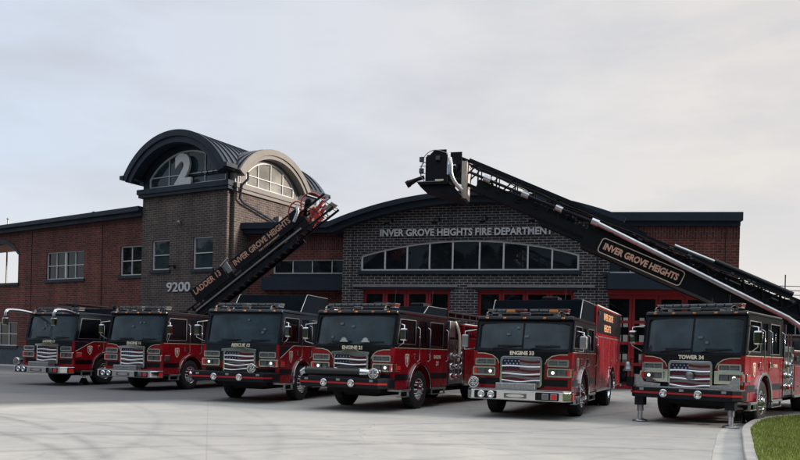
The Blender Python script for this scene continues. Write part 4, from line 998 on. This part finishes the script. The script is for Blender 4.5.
# front jacks, chequer guards and bell of the tower truck
for s in (-1, 1):
    x = s * 1.05
    g = G(); g.box(x - .11, x + .11, -.52, -.30, .40, .60); jk = g.build('jack', 'boomblack', t6, bevel=.01)
    g = G(); g.tube([(x, -.41, .42), (x, -.41, .06)], .055, 14); g.build('jack_leg', 'silver', jk)
    g = G(); g.tube([(x, -.41, .26), (x, -.41, .42)], .075, 14); g.build('jack_sleeve', 'dullchrome', jk)
    g = G(); g.lathe([(0, .07), (.07, .07), (.17, .035), (.19, .0), (0, .0)], (x, -.41, .004), 'z', 18); g.build('jack_foot', 'dullchrome', jk)
    g = G(); g.ext([(s * .58, .86), (s * 1.22, .86), (s * 1.22, 1.14), (s * 1.08, 1.14), (s * .98, .97), (s * .58, .94)], -.42, -.40, 'y'); g.build('guard_plate', 'tread', t6)
g = G(); g.box(-1.36, -1.24, -.55, -.43, .84, 1.08); g.tube([(-1.30, -.49, 1.08), (-1.30, -.49, 1.50), (-1.20, -.49, 1.52)], .014, 6); bs = g.build('bell_stand', 'plastic', t6)
g = G(); g.lathe([(0, .22), (.03, .22), (.055, .20), (.07, .13), (.085, .06), (.13, .0), (.125, -.005), (0, .02)], (-1.36, -.49, 1.22), 'z', 20); g.build('bell', 'dullchrome', bs)
side_text('TOWER', .42, .09, 'cream', t6, 2.78, 1.42, bold=.02, depth=.003)

# ------------------------------------------------------------------ booms
def frame(p, q, toward=(0, -1, 0)):
    """x along p->q, y away from the viewer, z up across; right handed only if needed"""
    p, q = Vector(p), Vector(q); x = (q - p).normalized(); y = x.cross(Vector((0, 0, 1))).normalized()
    if y.dot(Vector(toward)) > 0: y = -y
    z = Vector((0, 0, 1)) - x * x.z; z.normalize()
    m = Matrix(((x.x, y.x, z.x, p.x), (x.y, y.y, z.y, p.y), (x.z, y.z, z.z, p.z), (0, 0, 0, 1)))
    return m, (q - p).length
def inroot(root, Mw): return root.matrix_world.inverted() @ Mw
bpy.context.view_layer.update()
def lattice(g, x0, x1, w, z0, z1, rc=.045, rb=.022, step=.8, T=None, rungs=True, warren=True, chord='box'):
    for y in (-w, w):
        for z in (z0, z1): g.bar((x0, y, z), (x1, y, z), rc * 2, rc * 2, T)
        n = max(1, round((x1 - x0) / step)); s = (x1 - x0) / n
        for i in range(n):
            a, b = x0 + i * s, x0 + (i + 1) * s
            if warren: g.tube([(a, y, z0), ((a + b) / 2, y, z1), (b, y, z0)], rb, 6, T)
            else: g.tube([(a, y, z0), (b, y, z1)], rb, 6, T); g.tube([(b, y, z0), (b, y, z1)], rb, 6, T)
    if rungs:
        n = int((x1 - x0) / .36)
        for i in range(n + 1): g.tube([(x0 + .36 * i, -w, z0), (x0 + .36 * i, w, z0)], .018, 6, T)

# tower boom
HB = (12.95, 25.6, 2.38); TB = (2.45, 28.3, 7.25)
F6, L6 = frame(HB, TB)
def P6(name, g, m, parent=t6, **k):
    if parent is t6: return g.build(name, m, t6, inroot(t6, F6), **k)
    return g.build(name, m, parent, **k)
xm = 7.5
g = G(); w = .62
for y in (-w, w - .06):
    g.ext([(.1, .42), (.9, .05), (2.0, 0), (xm, 0), (xm, .62), (.1, .62)], y, y + .06, 'y'); g.box(0, xm, y - .02, y + .08, 1.08, 1.17); g.box(0, xm, y - .012, y + .07, .63, .70)
    n = 12
    for i in range(n):
        a, b = xm * i / n, xm * (i + 1) / n
        g.bar((a, y + .03, .68), ((a + b) / 2, y + .03, 1.10), .05, .07); g.bar(((a + b) / 2, y + .03, 1.10), (b, y + .03, .68), .05, .07)
for i in range(24): g.tube([(xm * i / 23, -w, .55), (xm * i / 23, w, .55)], .02, 6)
g.box(1.2, xm, -w + .06, w - .06, .03, .10)
boom = P6('boom', g, 'boomblack')
g = G(); g.box(.0, xm - .3, -w + .1, -w + .16, .70, 1.0); g.build('inner_plate', 'boomblack', boom)
g = G(); lattice(g, 5.6, 9.2, .50, .25, 1.20, .06, .03, .7); g.box(5.6, 9.2, -.56, -.50, .10, .60); g.build('boom_section', 'boomblack', boom)
g = G(); lattice(g, 8.0, L6 + .55, .40, .40, 1.24, .06, .042, .8); lattice(g, L6 + .3, L6 + 1.25, .36, .46, 1.20, .045, .03, .5); g.box(8, L6 - .1, -.45, -.41, .36, .74); g.box(8, L6 - 1, .41, .45, .36, .74); g.box(8, L6 - .3, -.40, .40, .36, .42); g.build('boom_section', 'boomblack', boom)
g = G()
for i in range(34): x = .5 + i * .2; g.box(x, x + .06, -w - .035, -w - .021, .66, .74)
g.each('bolt', 'plastic', boom)
g = G(); r_ = random.Random(4)
for i in range(26):
    x = r_.uniform(.6, 7.2); z = r_.choice((.85, .95, 1.02, 1.1)); g.box(x, x + r_.uniform(.05, .25), -w - .03, -w - .0, z, z + .04)
g.each('bracket', 'panel', boom)
# waterway
g = G(); g.tube([(-.25, -w - .14, .15), (-.05, -w - .14, .36), (.4, -w - .14, .46), (7.35, -w - .14, .88)], .085, 14); g.build('waterway', 'silver', boom)
g = G(); g.tube([(7.3, -w - .10, .87), (9.3, -.60, .84)], .06, 12); g.build('waterway', 'boomblack', boom)
g = G(); g.tube([(9.3, -.60, .84), (12.2, -.56, .82)], .05, 12); g.build('waterway', 'boomblack', boom)
for x, y, z in ((7.35, -w - .13, .88), (8.7, -.62, .85), (10.0, -.60, .84), (11.5, -.57, .83)):
    g = G(); g.tube([(x - .14, y, z), (x + .12, y, z)], .12, 14); g.build('collar', 'silver', boom)
for k_, (yy_, zz_) in enumerate(((-w - .07, 1.05), (-w - .05, .99), (.3, 1.22))):
    g = G(); g.tube([(x_ * .5, yy_, zz_ + .02 * math.sin(x_ * 1.7 + k_)) for x_ in range(1, 25)], .018, 6); g.build('cable', 'plastic', boom)
g = G(); r_ = random.Random(9)
for i in range(30):
    x = r_.uniform(7.6, L6); z = r_.uniform(.5, 1.2); g.box(x, x + r_.uniform(.06, .3), -.50, -.44, z, z + r_.uniform(.03, .09))
g.each('bracket', 'plastic', boom)
for x in (1.2, 3.0, 4.8, 6.6):
    g = G(); g.box(x, x + .10, -w - .20, -w - .0, .40 + .055 * x, .52 + .055 * x); g.build('pipe_clamp', 'boomblack', boom)
# upper cylinder at the heel
g = G(); g.tube([(.5, -.2, 1.28), (3.2, -.2, 1.30)], .11, 14); g.build('lift_cylinder', 'boomblack', boom); g = G(); g.tube([(3.2, -.2, 1.30), (4.6, -.2, 1.28)], .06, 12); g.build('piston', 'silver', boom)
# sign plate: text frame has its x axis pointing to the picture's right (down the boom)
SM = Matrix(((-1, 0, 0, 0), (0, 1, 0, 0), (0, 0, 1, 0), (0, 0, 0, 1)))
def signmat(x, y, z):   # proper rotation: x -> -x, y -> -y would mirror, so rebuild from world axes
    xw = -(F6.to_3x3() @ Vector((1, 0, 0))); zw = F6.to_3x3() @ Vector((0, 0, 1)); yw = zw.cross(xw); o_ = F6 @ Vector((x, y, z))
    m = Matrix(((xw.x, yw.x, zw.x, o_.x), (xw.y, yw.y, zw.y, o_.y), (xw.z, yw.z, zw.z, o_.z), (0, 0, 0, 1)))
    return inroot(t6, m)
g = G(); SL = 3.0; g.ext(rrect(-SL / 2, SL / 2, -.27, .27, .12), -.012, 0, 'y'); g2 = g.build('sign_plate', 'cream', t6, signmat(5.38, -w - .012, .28))
g = G(); g.ext(rrect(-SL / 2 + .03, SL / 2 - .03, -.24, .24, .10), -.018, -.013, 'y'); g.build('plate_field', 'black', g2)
text('INVER GROVE HEIGHTS', SL - .32, .24, 'peach', g2, T3(0, -.019, 0), depth=.006, bold=.04)
# turntable
g = G(); a = t6.matrix_world.inverted() @ Vector(HB); g.lathe([(0, .35), (.8, .35), (.9, .25), (.9, 0), (1.0, -.2), (0, -.2)], (a.x, a.y, 1.95), 'z', 28); g.build('turntable', 'boomblack', t6)
# basket, level, at the tip
bx = Vector((TB[0], TB[1], 0)) - Vector((HB[0], HB[1], 0)); bx.normalize()    # away from the truck
by = Vector((0, 0, 1)).cross(bx)
if by.y < 0: by = -by
def BK(x, y, z):
    p = Vector((1.75, 28.45, 7.45)) + bx * x + by * y + Vector((0, 0, z)); return p
org = Vector((1.75, 28.45, 7.65)) + bx * .21
BM = Matrix(((bx.x, by.x, 0, org.x), (bx.y, by.y, 0, org.y), (0, 0, 1, org.z), (0, 0, 0, 1))) @ Matrix.Scale(.88, 4)
g = G(); g.ext([(-.35, .0), (.95, .0), (1.0, .08), (-.35, .10)], -1.0, .9, 'y'); g.ext([(-.9, -.55), (.05, -.35), (.95, -.02), (-.45, -.01)], -.85, .8, 'y')
bas = g.build('basket', 'boomblack', t6, inroot(t6, BM), bevel=.01)
g = G(); g.box(-.25, .62, -1.0, -.95, .1, 1.22); g.box(-.25, .62, .85, .9, .1, 1.22); g.box(.62, .67, -1.0, .9, .1, 1.15); g.ext([(-.2, 1.22), (.5, 1.22), (.3, 1.42), (-.2, 1.42)], -1.0, -.95, 'y')
g.box(-.80, -.32, -.75, -.70, .85, 1.36); g.box(-.78, -.30, .6, .65, .5, 1.36); g.build('basket_panel', 'boomblack', bas, bevel=.01)
g = G(); g.box(-1.02, -.98, -.7, .1, -.55, .95); g.box(-1.02, -.80, -.74, -.70, -.55, .98); g.build('heat_shield', 'beige', bas)
g = G(); g.box(.0, 1.02, -1.02, .9, .10, .13); g.build('basket_floor', 'dullchrome', bas)
g = G(); g.tube(smooth3([(-.35, -1.0, 1.05), (-.42, -1.1, .75), (-.42, -1.1, .35), (-.6, -1.0, .0), (-.85, -.9, -.25)]), .085, 12); g.tube([(-.35, -1.05, .35), (-.35, -1.05, .75)], .12, 12); g.build('waterway', 'silver', bas)
g = G(); g.tube(smooth3([(.62, -.9, .95), (.85, -.95, .9), (.90, -.95, .4), (.72, -.95, .15)]), .022, 8); g.tube(smooth3([(-.25, -1.0, 1.25), (.3, -1.05, 1.45), (.75, -1.0, 1.2), (.8, -1.0, .8)]), .018, 8)
for z in (.45, .75): g.tube([(.65, -1.02, z), (.9, -1.02, z)], .018, 6)
g.build('rail', 'dullchrome', bas)
g = G(); g.tube([(.75, -.8, .35), (1.05, -.85, .25), (1.35, -.9, .10)], [.09, .08, .13], 12); g.tube([(1.35, -.9, .10), (1.48, -.92, .02)], [.15, .15], 12); g.build('monitor', 'plastic', bas)
for (x, z) in ((.82, 1.02), (.82, .55), (.15, 1.05)):
    g = G(); g.box(x - .09, x + .09, -1.12, -1.0, z - .1, z + .1); lp = g.build('flood_lamp', 'plastic', bas, bevel=.015); g = G(); g.box(x - .07, x + .07, -1.13, -1.121, z - .08, z + .08); g.build('lens', 'clearlens', lp)
g = G(); g.box(-.1, .25, -1.02, -1.002, .13, .2); g.build('label', 'cream', bas)

# rear ladder of the first truck
H1 = (-9.35, 35.7, 2.75); T1 = (-2.95, 34.0, 7.62)
F1, L1 = frame(H1, T1)
def P1(name, g, m, **k): return g.build(name, m, t1, inroot(t1, F1), **k)
g = G(); w = .45
for y in (-w, w - .04):
    g.box(.55, 2.5, y, y + .04, .60, 1.30); g.box(3.0, 6.9, y, y + .04, .60, 1.22); g.bar((-.4, y, .08), (6.2, y, .08), .09, .16); g.bar((-.4, y, .62), (6.0, y, .62), .06, .07)
    n = 12
    for i in range(n): a, b = 6.0 * i / n, 6.0 * (i + 1) / n; g.bar((a, y + .02, .12), ((a + b) / 2, y + .02, .6), .04, .05); g.bar(((a + b) / 2, y + .02, .6), (b, y + .02, .12), .04, .05)
for i in range(18): g.tube([(-.2 + .36 * i, -w, .12), (-.2 + .36 * i, w, .12)], .02, 6)
g.box(-.3, 5.6, -w + .05, w - .05, .18, .5)
lad = P1('aerial_ladder', g, 'boomblack')
g = G(); g.box(.3, 6.6, -w - .05, -w - .02, .30, .37); g.build('slide_rail', 'stone', lad)
g = G(); lattice(g, 4.6, L1 + .1, .36, .22, .95, .04, .022, .6); g.build('ladder_section', 'boomblack', lad)
g = G(); g.box(2.62, 2.85, -w - .1, -w - .01, .75, 1.3); g.tube([(2.5, -w - .1, 1.25), (3.0, -w - .08, 1.35)], .05, 8); g.build('floodlight', 'dullchrome', lad)
text('LADDER 13', 1.6, .29, 'copper', lad, T3(1.5, -w - .004, 1.10), bold=.03, depth=.006)
text('INVER GROVE HEIGHTS', 3.3, .28, 'copper', lad, T3(4.72, -w - .004, 1.0), bold=.03, depth=.006)
text('FIRE DEPARTMENT', 1.2, .08, 'copper', lad, T3(5.0, -w - .004, .72), bold=.03, depth=.006)
g = G(); rq = random.Random(11)
g.tube(smooth3([(6.3, -.4, .9), (6.6, -.45, 1.45), (7.1, -.4, 1.55), (7.3, -.4, 1.1)]), .035, 8); g.tube(smooth3([(6.9, -.3, .8), (7.3, -.35, 1.5), (7.9, -.3, 1.45), (8.15, -.3, .8)]), .035, 8)
g.tube(smooth3([(6.1, .3, 1.0), (6.6, .3, 1.2), (7.4, .3, 1.0), (7.9, .2, .7)]), .035, 8); g.bar((6.7, -.3, .35), (8.1, -.3, .75), .12, .12); g.bar((6.9, .2, .3), (8.0, .2, .7), .1, .14); g.box(7.3, 7.6, -.36, .3, .3, .8)
g.build('tip_rail', 'redhose', lad)
g = G(); g.tube([(7.0, -.2, .8), (7.35, -.2, 1.15), (7.6, -.2, 1.2)], [.08, .1, .15], 12); g.lathe([(0, .0), (.16, .0), (.17, .1), (.1, .25), (0, .25)], (7.5, -.3, 1.15), 'y', 14); g.box(6.3, 7.0, -.42, .42, .25, .75); g.build('monitor', 'plastic', lad)
g = G(); g.tube([(6.5, -.5, .75), (6.9, -.5, 1.0), (7.0, -.45, 1.25)], .08, 10); g.tube([(8.0, -.3, .75), (8.35, -.3, .7)], [.06, .03], 8); g.box(7.9, 8.4, -.35, .35, .4, .46); g.build('nozzle', 'silver', lad)
a = t1.matrix_world.inverted() @ Vector(H1); g = G(); g.lathe([(0, .5), (.7, .5), (.8, .3), (.85, 0), (0, 0)], (a.x, a.y, 1.96), 'z', 24); g.box(a.x - .5, a.x + .5, a.y - .5, a.y + .5, 2.4, 2.95); g.build('turntable', 'boomblack', t1)

# wheel chocks
def chock(X, Y, yaw, label):
    r = empty('wheel_chock', T3(X, Y, 0) @ Matrix.Rotation(R(yaw), 4, 'Z'), label, 'wheel chock', 'wheel chocks on the apron')
    g = G(); g.ext([(-.16, .0), (.16, .0), (.16, .05), (.02, .24), (-.05, .24), (-.16, .05)], -.1, .1, 'x'); g.build('wedge', 'panel', r, bevel=.008)
    g = G(); g.tube([(-.06, .0, .24), (-.06, .0, .31), (.06, .0, .31), (.06, .0, .24)], .012, 6); g.build('handle', 'plastic', r)
chock(-12.15, 29.5, -21, 'dark wheel chock on the ground by the far left truck')
chock(8.40, 18.85, -39, 'metal wheel chock in front of the front tyre of the truck propped on jacks')
chock(9.35, 19.85, -39, 'metal wheel chock behind the front tyre of the truck propped on jacks')

# ------------------------------------------------------------------ wood behind the photographer, plus unseen side trees added for shade and dark reflections
def wood(name, pts, label, seed, leaf=.42, n=900):
    rnd = random.Random(seed); vs = []; fs = []
    for (x, y, h, r) in pts:
        for k in range(n):
            u = rnd.random(); t = rnd.uniform(0, 6.283); zz = h * (.12 + .88 * u); rr = r * math.sqrt(max(.05, 1 - (2 * u - .85) ** 2 * .8)) * rnd.uniform(.25, 1.1)
            c = Vector((x + rr * math.cos(t), y + rr * math.sin(t), zz + rnd.uniform(-.4, .4))); a = Vector((rnd.gauss(0, 1), rnd.gauss(0, 1), rnd.gauss(0, 1))).normalized(); b = a.orthogonal().normalized(); q = leaf * rnd.uniform(.6, 1.7)
            o = len(vs); vs += [c + a * q, c + b * q, c - a * q, c - b * q]; fs.append((o, o + 1, o + 2, o + 3))
        o = len(vs)
        for zz, rr in ((0, .28), (h * .8, .08)):
            for i in range(6): vs.append(Vector((x + rr * math.cos(i * 1.047), y + rr * math.sin(i * 1.047), zz)))
        for i in range(6): fs.append((o + i, o + (i + 1) % 6, o + 6 + (i + 1) % 6, o + 6 + i))
    me = bpy.data.meshes.new(name); me.from_pydata([tuple(v) for v in vs], [], fs); me.materials.append(M['leaf'])
    o = bpy.data.objects.new(name, me); COL.objects.link(o); tag(o, label, 'trees', kind='stuff')
M['leaf'] = mat('dark foliage', (.035, .055, .02), .8, 0, .4, .5)
rw = random.Random(5)
wood('tree_belt', [(-75 + 5.2 * i + rw.uniform(-1, 1), -46 + rw.uniform(-4, 4), rw.uniform(14, 22), rw.uniform(3.5, 5)) for i in range(30)], 'dark belt of trees mirrored faintly in the station windows', 1)
wood('tree_belt', [(49 + rw.uniform(-2, 2), -12 + 4.2 * i, rw.uniform(12.5, 15), rw.uniform(3, 4.2)) for i in range(14)] + [(51 + .72 * (4.0 * i), 46 + 4.0 * i, rw.uniform(11, 15), rw.uniform(3, 4.2)) for i in range(14)], 'unseen trees added beyond the right edge to shade the parked trucks', 2)  # right belt added as an occluder, keeping low sun off the trucks

g = G()
for x, z in ((-.22, 1.80), (.42, 1.80)): g.ext(arc(x, z, .085, 0, 180, 10) + [(x - .12, z), (x - .12, z - .03), (x + .12, z - .03), (x + .12, z)], -.075, -.068, 'y')  # flat pale domes stand in for bright blobs in the windshield
g.each('windshield_pale_dome', mat('pale dome shape', (.42, .47, .50), .5), t4)
for x, y in ((-.3, 1.5), (.75, 2.6)):
    g = G(); g.lathe([(0, .42), (.10, .42), (.12, .36), (.12, .12), (.07, .10), (.07, 0), (0, 0)], (x, y, 2.72), 'z', 16); g.build('roof_beacon', 'plastic', t1)

wood('tree_belt', [(-64 + rw.uniform(-3, 3), -34 + 4.6 * i, rw.uniform(12, 18), rw.uniform(3.2, 4.6)) for i in range(17)], 'unseen trees added beyond the left edge to darken the left wing windows', 3)  # belt added so the left panes mirror dark foliage instead of sky
# small things on the cab roofs
for t_, H_, spots in ((t2, 2.74, ((-.6, 1.6), (.5, 2.3))), (t4, 2.84, ((-.4, 2.5), (.6, 2.9))), (t5, 3.0, ((.2, 2.4),)), (t6, 2.70, ((.0, 1.7), (-.7, 2.6)))):
    for x, y in spots:
        g = G(); g.box(x - .22, x + .22, y - .25, y + .25, H_, H_ + .13); g.build('roof_box', 'plastic', t_, bevel=.03)
        g = G(); g.tube([(x + .35, y, H_), (x + .36, y + .05, H_ + .5)], .008, 5); g.build('antenna', 'plastic', t_)
for t_, H_ in ((t1, 2.97), (t2, 2.74)):
    g = G()
    for x in (-.9, -.45): g.tube([(x, 1.3, H_ + .12), (x, 3.5, H_ + .14)], .03, 8)
    for k in range(8): g.tube([(-.9, 1.4 + .28 * k, H_ + .12), (-.45, 1.4 + .28 * k, H_ + .12)], .016, 6)
    g.build('ladder', 'plastic', t_)
